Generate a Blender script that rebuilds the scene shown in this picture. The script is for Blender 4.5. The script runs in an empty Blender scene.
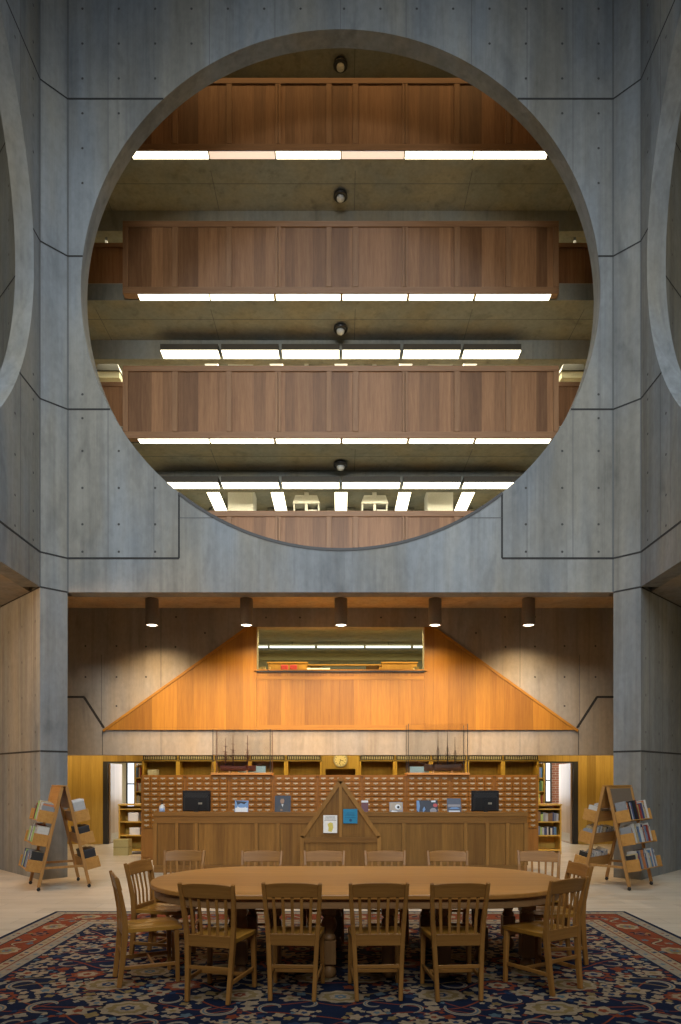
import bpy, math, random
from mathutils import Vector, Matrix
sc = bpy.context.scene
COL = sc.collection
PI = math.pi
rnd = random.Random(7)

# ------------------------------------------------------------------ camera numbers
F = 683.0; CX = 340.5; HY = 780.0; EYE = 1.63
def wx(px, Y): return (px - CX) * Y / F
def wz(py, Y): return EYE - (py - HY) * Y / F

# ------------------------------------------------------------------ mesh builder
class MB:
    def __init__(s): s.v = []; s.f = []; s.m = []; s.sm = []
    def add(s, vs, fs, m=0, smooth=False):
        o = len(s.v); s.v += [tuple(p) for p in vs]
        for f in fs: s.f.append([i + o for i in f]); s.m.append(m); s.sm.append(smooth)
        return s
    def box(s, x0, x1, y0, y1, z0, z1, m=0):
        vs = [(x, y, z) for z in (z0, z1) for y in (y0, y1) for x in (x0, x1)]
        return s.add(vs, [(0,2,3,1),(4,5,7,6),(0,1,5,4),(2,6,7,3),(0,4,6,2),(1,3,7,5)], m)
    def mbox(s, M, x0, x1, y0, y1, z0, z1, m=0):
        vs = [M @ Vector((x, y, z)) for z in (z0, z1) for y in (y0, y1) for x in (x0, x1)]
        return s.add(vs, [(0,2,3,1),(4,5,7,6),(0,1,5,4),(2,6,7,3),(0,4,6,2),(1,3,7,5)], m)
    def prism(s, poly, axis, a, b, m=0):
        """poly: 2-D points; axis 'x': (y,z), 'y': (x,z), 'z': (x,y)"""
        def P(p, t):
            return {'x': (t, p[0], p[1]), 'y': (p[0], t, p[1]), 'z': (p[0], p[1], t)}[axis]
        n = len(poly)
        ar = sum(poly[i][0]*poly[(i+1)%n][1]-poly[(i+1)%n][0]*poly[i][1] for i in range(n))
        if (ar < 0) != (axis == 'y'): poly = poly[::-1]
        vs = [P(p, a) for p in poly] + [P(p, b) for p in poly]
        fs = [tuple(range(n))[::-1], tuple(range(n, 2*n))]
        fs += [(i, (i+1)%n, n+(i+1)%n, n+i) for i in range(n)]
        return s.add(vs, fs, m)
    def bar(s, pts, sizes, right=(1,0,0), m=0):
        """rectangular bar through pts; sizes (w along right, d across) per point"""
        n = len(pts); P = [Vector(p) for p in pts]; R0 = Vector(right); vs = []
        for i in range(n):
            t = (P[min(i+1,n-1)] - P[max(i-1,0)]).normalized()
            r = (R0 - t * R0.dot(t)).normalized(); u = t.cross(r)
            w, d = sizes[i] if isinstance(sizes[0], (tuple, list)) else sizes
            for a, b in ((-1,-1),(1,-1),(1,1),(-1,1)):
                vs.append(P[i] + r*(a*w/2) + u*(b*d/2))
        fs = [(3,2,1,0), tuple(range(4*n-4, 4*n))]
        for i in range(n-1):
            for k in range(4):
                a = 4*i+k; b = 4*i+(k+1)%4
                fs.append((a, b, b+4, a+4))
        return s.add(vs, fs, m)
    def tube(s, pts, rad, n=8, m=0):
        P = [Vector(p) for p in pts]; k = len(P); vs = []
        ref = Vector((0,0,1)) if abs((P[-1]-P[0]).normalized().z) < .9 else Vector((1,0,0))
        for i in range(k):
            t = (P[min(i+1,k-1)] - P[max(i-1,0)]).normalized()
            r = (ref - t*ref.dot(t)).normalized(); u = t.cross(r)
            R = rad[i] if isinstance(rad, (list, tuple)) else rad
            for j in range(n):
                a = 2*PI*j/n; vs.append(P[i] + r*(R*math.cos(a)) + u*(R*math.sin(a)))
        s.add(vs, [(k2*n+j, k2*n+(j+1)%n, (k2+1)*n+(j+1)%n, (k2+1)*n+j) for k2 in range(k-1) for j in range(n)], m, True)
        o = len(s.v) - len(vs)
        s.f.append([o+j for j in range(n)][::-1]); s.m.append(m); s.sm.append(False)
        s.f.append([o+(k-1)*n+j for j in range(n)]); s.m.append(m); s.sm.append(False)
        return s
    def lathe(s, prof, c=(0,0,0), n=16, m=0, axis='z', smooth=True):
        def P(r, z, a):
            x, y = r*math.cos(a), r*math.sin(a)
            q = {'z': (x, y, z), 'y': (x, z, -y), 'x': (z, x, y)}[axis]
            return (c[0]+q[0], c[1]+q[1], c[2]+q[2])
        vs = [P(r, z, 2*PI*j/n) for r, z in prof for j in range(n)]
        k = len(prof)
        s.add(vs, [(i*n+j, i*n+(j+1)%n, (i+1)*n+(j+1)%n, (i+1)*n+j) for i in range(k-1) for j in range(n)], m, smooth)
        o = len(s.v) - len(vs)
        s.f.append([o+j for j in range(n)][::-1]); s.m.append(m); s.sm.append(False)
        s.f.append([o+(k-1)*n+j for j in range(n)]); s.m.append(m); s.sm.append(False)
        return s
    def build(s, name, mats, ofs=(0,0,0), bevel=0, seg=1):
        me = bpy.data.meshes.new(name)
        me.from_pydata([(x-ofs[0], y-ofs[1], z-ofs[2]) for x, y, z in s.v], [], s.f)
        if not isinstance(mats, (list, tuple)): mats = [mats]
        for m in mats: me.materials.append(m)
        me.polygons.foreach_set('material_index', s.m)
        me.polygons.foreach_set('use_smooth', s.sm)
        me.update()
        o = bpy.data.objects.new(name, me); COL.objects.link(o)
        if bevel:
            b = o.modifiers.new('soft_edges', 'BEVEL'); b.width = bevel; b.segments = seg; b.limit_method = 'ANGLE'; b.angle_limit = .6
        return o

OFS = {}
def tag(o, label=None, cat=None, group=None, kind=None):
    if label: o['label'] = label
    if cat: o['category'] = cat
    if group: o['group'] = group
    if kind: o['kind'] = kind
    return o
def thing(name, label, cat, loc=(0,0,0), rotz=0, group=None, world=True):
    o = bpy.data.objects.new(name, None); COL.objects.link(o)
    o.empty_display_size = .1
    o.location = loc; o.rotation_euler = (0, 0, rotz)
    OFS[o.name] = tuple(loc) if world else (0,0,0)
    return tag(o, label, cat, group)
def part(name, mb, mats, parent, label=None, bevel=0, seg=1):
    of = OFS.get(parent.name, (0,0,0))
    o = mb.build(name, mats, of, bevel, seg); o.parent = parent; OFS[o.name] = of
    if label: o['label'] = label
    return o
def solo(name, mb, mats, label, cat, group=None, bevel=0, loc=None):
    o = mb.build(name, mats, loc or (0,0,0), bevel)
    if loc: o.location = loc
    return tag(o, label, cat, group)
def struct(name, mb, mats, label=None, cat=None):
    o = mb.build(name, mats); o['kind'] = 'structure'
    if label: o['label'] = label
    if cat: o['category'] = cat
    return o
def kids(o): return [c for c in COL.objects if c.parent == o]
def dup(o, loc, rotz, label=None, group=None):
    kd = {}
    for c in COL.objects:
        if c.parent: kd.setdefault(c.parent.name, []).append(c)
    r = o.copy(); COL.objects.link(r); r.location = loc; r.rotation_euler = (0, 0, rotz)
    if label: r['label'] = label
    if group: r['group'] = group
    for ch in kd.get(o.name, []):
        c = ch.copy(); COL.objects.link(c); c.parent = r
        for g in kd.get(ch.name, []):
            d = g.copy(); COL.objects.link(d); d.parent = c
    return r

# ------------------------------------------------------------------ materials
class NT:
    def __init__(s, name):
        s.mat = bpy.data.materials.new(name); s.mat.use_nodes = True
        s.t = s.mat.node_tree; s.b = s.t.nodes['Principled BSDF']
    def n(s, ty, **k):
        x = s.t.nodes.new(ty)
        for a, v in k.items():
            if a.startswith('i_'):
                x.inputs[a[2:].replace('_', ' ')].default_value = v
            else: setattr(x, a, v)
        return x
    def l(s, a, b): s.t.links.new(a, b); return b
    def math(s, op, a, b=None):
        x = s.n('ShaderNodeMath', operation=op)
        for i, v in enumerate((a, b)):
            if v is None: continue
            if isinstance(v, (int, float)): x.inputs[i].default_value = v
            else: s.l(v, x.inputs[i])
        return x.outputs[0]
    def ramp(s, fac, stops):
        r = s.n('ShaderNodeValToRGB'); e = r.color_ramp.elements
        while len(e) < len(stops): e.new(.5)
        for i, (p, c) in enumerate(stops):
            e[i].position = p; e[i].color = (*c, 1) if len(c) == 3 else c
        s.l(fac, r.inputs[0]); return r.outputs[0]
    def mix(s, mode, fac, a, b):
        x = s.n('ShaderNodeMix', data_type='RGBA', blend_type=mode)
        for i, v in ((0, fac), (6, a), (7, b)):
            if isinstance(v, (int, float)): x.inputs[i].default_value = v
            elif isinstance(v, tuple): x.inputs[i].default_value = (*v, 1) if len(v) == 3 else v
            else: s.l(v, x.inputs[i])
        return x.outputs[2]
    def coords(s, scale=(1,1,1), loc=(0,0,0)):
        c = s.n('ShaderNodeTexCoord'); m = s.n('ShaderNodeMapping')
        m.inputs['Scale'].default_value = scale; m.inputs['Location'].default_value = loc
        s.l(c.outputs['Object'], m.inputs[0]); return m.outputs[0]
    def noise(s, vec, scale, detail=4, rough=.55, dist=0):
        x = s.n('ShaderNodeTexNoise'); s.l(vec, x.inputs['Vector'])
        x.inputs['Scale'].default_value = scale; x.inputs['Detail'].default_value = detail
        x.inputs['Roughness'].default_value = rough; x.inputs['Distortion'].default_value = dist
        return x.outputs[0]
    def bump(s, h, strength=.2, dist=.01):
        b = s.n('ShaderNodeBump'); b.inputs['Strength'].default_value = strength; b.inputs['Distance'].default_value = dist
        s.l(h, b.inputs['Height']); s.l(b.outputs[0], s.b.inputs['Normal'])

def plain(name, col, rough=.5, metal=0, spec=.5):
    t = NT(name); t.b.inputs['Roughness'].default_value = rough; t.b.inputs['Metallic'].default_value = metal
    t.b.inputs['Specular IOR Level'].default_value = spec
    v = t.coords((1,1,1)); n = t.noise(v, 30, 3)
    t.l(t.mix('MULTIPLY', 1, tuple(col), t.ramp(n, [(.3, (.88,.88,.88)), (.7, (1,1,1))])), t.b.inputs['Base Color'])
    return t.mat
def emit(name, col, strength):
    t = NT(name); t.b.inputs['Base Color'].default_value = (.8,.8,.8,1)
    t.b.inputs['Emission Color'].default_value = (*col, 1); t.b.inputs['Emission Strength'].default_value = strength
    return t.mat
def concrete(name, c1, c2, streak=.5, rough=.8):
    t = NT(name); t.b.inputs['Roughness'].default_value = rough; t.b.inputs['Specular IOR Level'].default_value = .3
    big = t.noise(t.coords((1,1,.7)), .55, 5, .6)
    st = t.noise(t.coords((4.2,4.2,.22)), 1.2, 5, .65)
    fine = t.noise(t.coords((1,1,.6)), 14, 6, .6)
    f = t.math('ADD', t.math('MULTIPLY', big, .55), t.math('MULTIPLY', st, .45))
    base = t.ramp(f, [(.3, c1), (.68, c2)])
    brd = t.n('ShaderNodeTexVoronoi', voronoi_dimensions='1D')      # formwork boards: one tone per board
    sx = t.n('ShaderNodeSeparateXYZ'); t.l(t.coords((1,1,1)), sx.inputs[0])
    t.l(t.math('ADD', sx.outputs[0], t.math('MULTIPLY', sx.outputs[1], .7)), brd.inputs['W']); brd.inputs['Scale'].default_value = 1.6
    bw = t.n('ShaderNodeRGBToBW'); t.l(brd.outputs['Color'], bw.inputs[0])
    tone = t.ramp(bw.outputs[0], [(.2, (1-.17*streak,)*3), (.8, (1+.0,)*3)])
    base = t.mix('MULTIPLY', 1, base, tone)
    base = t.mix('MULTIPLY', 1, base, t.ramp(fine, [(.3, (.86,.86,.86)), (.62, (1,1,1))]))
    spots = t.noise(t.coords((1,1,.35)), 2.6, 3, .5, .6)
    base = t.mix('MULTIPLY', 1, base, t.ramp(spots, [(.22, (.72,.72,.73)), (.42, (1,1,1))]))
    hue = t.noise(t.coords((1.5,1.5,.35), (3,7,2)), .8, 3, .5)
    base = t.mix('MULTIPLY', 1, base, t.ramp(hue, [(.36, (1.06,1.0,.90)), (.62, (.90,.96,1.05))]))
    stain = t.noise(t.coords((6,6,.18), (1,5,0)), 1.0, 4, .6)
    base = t.mix('MULTIPLY', 1, base, t.ramp(stain, [(.28, (.78,.78,.79)), (.46, (1,1,1))]))
    t.l(base, t.b.inputs['Base Color']); t.bump(fine, .18, .006)
    return t.mat
def wood(name, c1, c2, axis='z', strips=0, rough=.42, tonevar=.35, gscale=1.0, joint=0, stops=None, rand=0):
    t = NT(name); t.b.inputs['Roughness'].default_value = rough; t.b.inputs['Specular IOR Level'].default_value = .4
    long = {'x': (1.2,22,22), 'y': (22,1.2,22), 'z': (22,22,1.2)}[axis]
    v = t.coords(tuple(q*gscale for q in long))
    g1 = t.noise(v, 1.0, 5, .6, .4); g2 = t.noise(t.coords(tuple(q*3.2*gscale for q in long)), 1.4, 3, .6)
    f = t.math('ADD', t.math('MULTIPLY', g1, .65), t.math('MULTIPLY', g2, .35))
    col = t.ramp(f, [(.32, c1), (.66, c2)])
    big = t.noise(t.coords(tuple(q*.09*gscale for q in long)), 1.0, 2)
    col = t.mix('MULTIPLY', 1, col, t.ramp(big, [(.3, (.86,.84,.8)), (.7, (1.04,1.03,1.0))]))
    if strips:
        sx = t.n('ShaderNodeSeparateXYZ'); t.l(t.coords((1,1,1)), sx.inputs[0])
        acr = {'z': t.math('ADD', sx.outputs[0], t.math('MULTIPLY', sx.outputs[1], .9)), 'x': sx.outputs[1], 'y': sx.outputs[0]}[axis]
        vo = t.n('ShaderNodeTexVoronoi', voronoi_dimensions='1D'); t.l(acr, vo.inputs['W']); vo.inputs['Scale'].default_value = strips
        bw = t.n('ShaderNodeRGBToBW'); t.l(vo.outputs['Color'], bw.inputs[0])
        a = 1-tonevar
        col = t.mix('MULTIPLY', 1, col, t.ramp(bw.outputs[0], [(.15, (a, a*.96, a*.92)), (.55, (1,1,1)), (.85, (1+tonevar*.35, 1+tonevar*.38, 1+tonevar*.4))]))
        if joint:
            ve = t.n('ShaderNodeTexVoronoi', voronoi_dimensions='1D', feature='DISTANCE_TO_EDGE'); t.l(acr, ve.inputs['W']); ve.inputs['Scale'].default_value = strips
            col = t.mix('MULTIPLY', 1, col, t.ramp(ve.outputs['Distance'], [(.0, (joint,)*3), (.035, (1,1,1))]))
    if rand:
        oi = t.n('ShaderNodeObjectInfo')
        col = t.mix('MULTIPLY', 1, col, t.ramp(oi.outputs['Random'], [(0, (1-rand,)*3), (1, (1,1,1))]))
    t.l(col, t.b.inputs['Base Color']); t.bump(g1, .08, .003)
    return t.mat
def stone_floor(name):
    t = NT(name); t.b.inputs['Roughness'].default_value = .38; t.b.inputs['Specular IOR Level'].default_value = .4
    br = t.n('ShaderNodeTexBrick'); t.l(t.coords((1,1,1)), br.inputs[0])
    br.offset = .5
    for k, v in (('Scale', 1.0), ('Mortar Size', .004), ('Brick Width', 1.25), ('Row Height', .31), ('Bias', 0.0)): br.inputs[k].default_value = v
    br.inputs['Color1'].default_value = (.60,.52,.41,1); br.inputs['Color2'].default_value = (.53,.455,.35,1); br.inputs['Mortar'].default_value = (.36,.31,.24,1)
    vein = t.noise(t.coords((.8,7,1)), 1.6, 6, .65, .3); sp = t.noise(t.coords((1,1,1)), 3, 5)
    col = t.mix('MULTIPLY', 1, br.outputs[0], t.ramp(vein, [(.3, (.84,.82,.79)), (.65, (1,1,1))]))
    col = t.mix('MULTIPLY', 1, col, t.ramp(sp, [(.3, (.93,.92,.9)), (.7, (1,1,1))]))
    t.l(col, t.b.inputs['Base Color'])
    t.l(t.ramp(sp, [(.3, (.3,.3,.3)), (.7, (.5,.5,.5))]), t.b.inputs['Roughness'])
    return t.mat
def glass_mat(name, tint=(1,1,1), refl=.12):
    t = NT(name); t.t.nodes.remove(t.b)
    tr = t.n('ShaderNodeBsdfTransparent'); tr.inputs[0].default_value = (*tint, 1)
    gl = t.n('ShaderNodeBsdfGlossy'); gl.inputs['Roughness'].default_value = .03
    mx = t.n('ShaderNodeMixShader'); mx.inputs[0].default_value = refl
    t.l(tr.outputs[0], mx.inputs[1]); t.l(tr.outputs[0], mx.inputs[1]); t.l(gl.outputs[0], mx.inputs[2])
    t.l(mx.outputs[0], t.t.nodes['Material Output'].inputs[0])
    return t.mat
def rug_yarn(name, col, var=.25):
    t = NT(name); t.b.inputs['Roughness'].default_value = .95; t.b.inputs['Specular IOR Level'].default_value = .1
    n = t.noise(t.coords((1,1,1)), 45, 4, .7); n2 = t.noise(t.coords((.6,3,1)), 2.2, 4)
    c = t.mix('MULTIPLY', 1, tuple(col), t.ramp(n, [(.3, (1-var,)*3), (.65, (1.08,)*3)]))
    c = t.mix('MULTIPLY', 1, c, t.ramp(n2, [(.3, (.82,.84,.86)), (.7, (1.06,1.04,1.0))]))
    t.l(c, t.b.inputs['Base Color']); t.bump(n, .4, .004)
    return t.mat
def brick_mat(name):
    t = NT(name); t.b.inputs['Roughness'].default_value = .85
    c = t.n('ShaderNodeTexCoord'); s = t.n('ShaderNodeSeparateXYZ'); cb = t.n('ShaderNodeCombineXYZ')
    t.l(c.outputs['Object'], s.inputs[0]); t.l(t.math('ADD', s.outputs[0], s.outputs[1]), cb.inputs[0]); t.l(s.outputs[2], cb.inputs[1])
    br = t.n('ShaderNodeTexBrick'); t.l(cb.outputs[0], br.inputs[0])
    for k, v in (('Scale', 1.0), ('Mortar Size', .008), ('Brick Width', .22), ('Row Height', .075)): br.inputs[k].default_value = v
    br.inputs['Color1'].default_value = (.30,.11,.06,1); br.inputs['Color2'].default_value = (.22,.08,.05,1); br.inputs['Mortar'].default_value = (.35,.30,.25,1)
    t.l(br.outputs[0], t.b.inputs['Base Color']); return t.mat

M = {}
M['conc'] = concrete('grey_concrete', (.165,.168,.162), (.33,.335,.322), .8)
M['conc_soffit'] = concrete('soffit_concrete', (.27,.26,.215), (.36,.345,.28), .35)
M['conc_warm'] = concrete('warm_concrete', (.27,.24,.20), (.41,.365,.31), .55)
M['conc_bounce'] = concrete('soffit_bounce_tint', (.46,.34,.20), (.62,.47,.29), .5)  # orange bounce light painted into the front ceiling's concrete colour
M['lamp_housing'] = plain('dark_lamp_housing', (.055,.046,.032), .6)
M['joint'] = plain('shadow_joint', (.028,.027,.026), .9)
M['hole'] = plain('tie_hole', (.06,.058,.055), .9)
M['floor'] = stone_floor('travertine_floor')
M['slabfloor'] = plain('stack_carpet', (.45,.38,.27), .9)
M['cream'] = plain('cream_wall', (.62,.58,.42), .8)
M['parapet'] = wood('parapet_oak', (.235,.105,.042), (.40,.20,.088), 'z', 4.6, .45, .40)
M['parapet_rail'] = wood('parapet_rail_oak', (.25,.125,.056), (.38,.20,.095), 'x', 0, .45)
M['parapet_stile'] = wood('parapet_stile_oak', (.25,.125,.056), (.38,.20,.095), 'z', 0, .45)
M['gold'] = wood('golden_oak', (.29,.118,.009), (.41,.188,.017), 'z', 3.2, .45, .30, 1.0, .8)
M['gold_x'] = wood('golden_oak_rail', (.31,.128,.010), (.42,.195,.019), 'x', 0, .45)
M['yellow'] = wood('yellow_oak', (.43,.265,.050), (.58,.38,.085), 'z', 4.5, .5, .30, 1.0, .7)
M['yellow_p'] = wood('yellow_shelf_oak', (.50,.30,.05), (.64,.41,.08), 'z', 0, .5)
M['desk'] = wood('desk_oak', (.165,.074,.014), (.28,.138,.030), 'z', 5.0, .4, .28)
M['desk_x'] = wood('desk_rail_oak', (.165,.074,.016), (.26,.128,.030), 'x', 0, .4)
M['desk_z'] = wood('desk_stile_oak', (.215,.100,.020), (.31,.155,.038), 'z', 0, .4)
M['cat'] = wood('catalogue_oak', (.24,.092,.010), (.34,.142,.018), 'x', 0, .4, .2, 1, 0, None, .16)
M['catbody'] = wood('catalogue_carcass_oak', (.22,.09,.016), (.31,.137,.028), 'z', 0, .4)
M['table'] = wood('table_top_oak', (.37,.158,.034), (.54,.255,.062), 'x', 5.5, .34, .16)
M['table_z'] = wood('table_leg_oak', (.24,.12,.042), (.37,.195,.075), 'z', 0, .45)
M['table_ap'] = wood('table_apron_oak', (.24,.125,.048), (.36,.20,.085), 'x', 0, .45)
M['chair'] = wood('chair_oak', (.29,.124,.026), (.48,.220,.052), 'z', 0, .38, .3, 1, 0, None, .18)
M['chair_x'] = wood('chair_rail_oak', (.29,.124,.026), (.47,.215,.050), 'x', 0, .38, .3, 1, 0, None, .18)
M['seat'] = wood('chair_seat_oak', (.36,.158,.022), (.53,.258,.045), 'y', 9, .3, .15, 1, 0, None, .14)
M['rack'] = wood('rack_oak', (.28,.14,.04), (.44,.235,.08), 'z', 0, .4)
M['rack_y'] = wood('rack_tray_oak', (.36,.175,.042), (.50,.265,.075), 'y', 0, .4)
M['door'] = wood('door_oak', (.36,.26,.17), (.50,.38,.27), 'z', 3, .35, .2)
M['black'] = plain('black_plastic', (.012,.012,.013), .35)
M['darkgrey'] = plain('dark_grey_metal', (.075,.075,.075), .5)
M['stackgrey'] = plain('stack_grey', (.17,.165,.14), .6)
M['bronze'] = plain('bronze_lamp', (.20,.18,.165), .5, .1)
M['white'] = plain('white_paint', (.60,.60,.57), .5)
M['paper'] = plain('white_paper', (.80,.79,.76), .7)
M['metal'] = plain('nickel', (.46,.42,.34), .35, .7)
M['card'] = plain('label_card', (.50,.44,.32), .6)
M['frame'] = plain('dark_window_frame', (.03,.028,.026), .5)
M['blue'] = plain('blue_poster', (.012,.20,.36), .5)
M['tube'] = emit('fluorescent_lens', (1,.90,.62), 5.0)
M['endcap'] = emit('lit_end_cap', (1,.92,.70), .9)
M['tube_cool'] = emit('cool_fluorescent_lens', (.80,.95,.92), 1.6)
M['tube_dim'] = emit('aged_fluorescent_lens', (1,.70,.52), .9)
M['spotlens'] = emit('spot_lens', (1,.85,.62), 6.0)
M['daylight'] = emit('daylit_pane', (.72,.86,1.0), 1.0)
M['glass'] = glass_mat('case_glass', (.995,.992,.985), .03)
M['brick'] = brick_mat('red_brick')
M['olive'] = plain('olive_carton', (.36,.30,.12), .7)
M['clockface'] = plain('clock_face', (.78,.66,.36), .5)
M['copper'] = plain('dark_flashing', (.045,.043,.042), .6)

# ------------------------------------------------------------------ concrete atrium
YW = 11.46; YC = 11.14; XI = 4.58; XC = 4.90
ZB = 4.78; ZT = 17.2
CZ = wz(289.0, YW); R = 4.36; TH = .30
JZ = [13.06, 10.42, 7.85, 5.35]

def screen(T, half, name, holes=True):
    """concrete wall with a circular opening; local (u, d, z): u along the wall, d = depth behind the face. T maps to world."""
    mb = MB(); n = 144
    angs = [2*PI*i/n for i in range(n)] + [math.atan2(z-CZ, u) % (2*PI) for u in (-half, half) for z in (ZB, ZT)]
    angs = sorted(set(round(a, 6) for a in angs))
    def edge(a):
        c, s = math.cos(a), math.sin(a); t = 1e9
        if abs(c) > 1e-9: t = min(t, half/abs(c))
        if s > 1e-9: t = min(t, (ZT-CZ)/s)
        if s < -1e-9: t = min(t, (ZB-CZ)/s)
        return c*t, CZ+s*t
    N = len(angs); V = []
    for d in (0, TH):
        for a in angs: V.append(T(R*math.cos(a), d, CZ+R*math.sin(a)))
        for a in angs:
            u, z = edge(a); V.append(T(u, d, z))
    Fs = []; sm = []
    for i in range(N):
        j = (i+1) % N
        Fs += [(i, j, N+j, N+i), (2*N+j, 2*N+i, 3*N+i, 3*N+j), (N+i, N+j, 3*N+j, 3*N+i)]
    mb.add(V, Fs, 0)
    mb.add(V, [(j if False else (i+1) % N, i, 2*N+i, 2*N+(i+1) % N) for i in range(N)], 0, True)
    def strip(u0, z0, u1, z1, w=.022, m=1, e=.0025):
        a = Vector((u0, z0)); b = Vector((u1, z1)); t = (b-a).normalized(); p = Vector((-t.y, t.x))*w/2
        P = [a-p, b-p, b+p, a+p]
        vs = [T(q.x, -e, q.y) for q in P] + [T(q.x, .002, q.y) for q in P]
        mb.add(vs, [(0,1,2,3),(4,7,6,5),(0,4,5,1),(1,5,6,2),(2,6,7,3),(3,7,4,0)], m)
    def xc(z): return math.sqrt(max(0, R*R-(z-CZ)**2))
    for z in JZ[:3]:
        strip(-half, z, -xc(z), z, .03); strip(xc(z), z, half, z, .03)
    u1 = 2.71
    strip(-half, JZ[3], -u1, JZ[3], .035); strip(u1, JZ[3], half, JZ[3], .035)
    for s in (-1, 1):
        strip(s*u1, JZ[3], s*u1, CZ-math.sqrt(R*R-u1*u1), .03)
        zz = 6.03; strip(s*u1, zz, s*xc(zz), zz, .016, 2)
    # faint board joints
    for u in (-3.9, -3.13, -2.2, -1.1, 0, 1.1, 2.2, 3.13, 3.9):
        strip(u, CZ+math.sqrt(R*R-u*u), u, ZT, .009, 2, .0015)
        if abs(u) > 3: strip(u, JZ[3] , u, CZ-math.sqrt(R*R-u*u), .011, 2, .0015)
    for s in (-1, 1):
        strip(s*(half-.012), ZB, s*(half-.012), ZT, .02, 2, .0015)
    # tie holes
    for i in range(-8, 9):
        for k in range(0, 20):
            u = i*.61-.06 if i < 0 else i*.61+.06
            z = [5.46, 5.92, 6.53, 7.15, 7.70, 8.1][k] if k < 6 else 8.72+(k-6)*.585
            if abs(u) > half-.2 or z > ZT-.2 or math.hypot(u, z-CZ) < R+.18 or abs(u) < 2.75 and z < CZ: continue
            c = 6; rr = .022
            vs = [T(u+rr*math.cos(2*PI*q/c), -.0015, z+rr*math.sin(2*PI*q/c)) for q in range(c)]
            mb.add(vs, [tuple(range(c))], 3)
    # dark flashing along the low part of the opening
    a0, a1 = PI*1.5-.67, PI*1.5+.67; k = 48
    for i in range(k):
        q0 = a0+(a1-a0)*i/k; q1 = a0+(a1-a0)*(i+1)/k
        for (r0, r1, e, m) in ((R-.012, R+.035, .012, 4),):
            pts = [(r0,q0),(r0,q1),(r1,q1),(r1,q0)]
            vs = [T(r*math.cos(a), -e, CZ+r*math.sin(a)) for r, a in pts] + [T(r*math.cos(a), .0 if r > R else TH*.4, CZ+r*math.sin(a)) for r, a in pts]
            mb.add(vs, [(0,1,2,3),(4,7,6,5),(0,4,5,1),(2,6,7,3)], m)
    return struct(name, mb, [M['conc'], M['joint'], M['joint2'], M['hole'], M['copper']])
M['joint2'] = plain('faint_joint', (.13,.132,.13), .9)
screen(lambda u, d, z: (u, YW+d, z), XI, 'wall_front')
YSC = YC - XI
screen(lambda u, d, z: (-XC-d, YSC+u, z), XI, 'wall_left')
screen(lambda u, d, z: (XC+d, YSC-u, z), XI, 'wall_right')

def pier(s, name):
    mb = MB(); L = 2.9
    P1 = Vector((s*XI, YW)); P2 = Vector((s*XC, YC)); o = Vector((s, 1))*(L/1.414)
    mb.prism([P1, P2, P2+o, P1+o], 'z', 0, ZT)
    dirs = [((P2-P1).normalized(), P1, (P2-P1).length), (o.normalized(), P2, o.length)]
    for t, a, ln in dirs:
        nrm = Vector((t.y, -t.x))
        if nrm.dot((a + t*ln/2) - (P1+P2+o)/2) < 0: nrm = -nrm
        def strip(u0, z0, u1, z1, m, e=.003):
            q = [a+t*u0+nrm*e, a+t*u1+nrm*e]
            mb.add([(q[0].x,q[0].y,z0),(q[1].x,q[1].y,z0),(q[1].x,q[1].y,z1),(q[0].x,q[0].y,z1)], [(0,1,2,3)], m)
        for z in JZ+[ZB, wz(751, YC)+.0]:
            strip(0, z-.014, ln, z+.014, 1)
        if ln > 1:
            for u in (.36, .95): strip(u-.005, 0, u+.005, ZT, 2, .0015)
            for z in [1.2+.61*k for k in range(26)]:
                for u in (.2, .78, 1.4): strip(u-.012, z-.02, u+.012, z+.02, 3, .002)
        else:
            strip(.0, ZB, .012, ZT, 2, .0015); strip(ln-.012, ZB, ln, ZT, 2, .0015)
    struct(name, mb, [M['conc'], M['joint'], M['joint2'], M['hole']])
pier(-1, 'wall_pier_left'); pier(1, 'wall_pier_right')

# floor
mb = MB(); mb.box(-13, 13, -4, 26, -.2, 0); struct('floor', mb, M['floor'])
# soffits of the side bays (diagonal edge against the piers)
for s, nm in ((-1, 'ceiling_left'), (1, 'ceiling_right')):
    mb = MB(); mb.prism([(s*5.2,-2),(s*5.2,11.42),(s*8.9,15.1),(s*12,15.1),(s*12,-2)], 'z', ZB, ZB+.3)
    struct(nm, mb, M['conc_warm'])
    mb = MB(); mb.box(min(s*12, s*12.2), max(s*12, s*12.2), -7, 24, 0, 26); struct('wall_outer_'+('left' if s < 0 else 'right'), mb, M['cream'])
# ceiling in front of the stair wall
YS = 14.5; ZC = 5.28
mb = MB(); mb.prism([(-5.0,11.78),(5.0,11.78),(8.0,14.78),(-8.0,14.78)], 'z', ZC, ZC+.3); struct('ceiling_front', mb, M['conc_bounce'])
mb = MB(); mb.prism([(-4.85,11.77),(4.85,11.77),(4.85,11.83),(-4.85,11.83)], 'z', ZB+.02, ZC); struct('trim_1', mb, M['conc_warm'])

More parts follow.
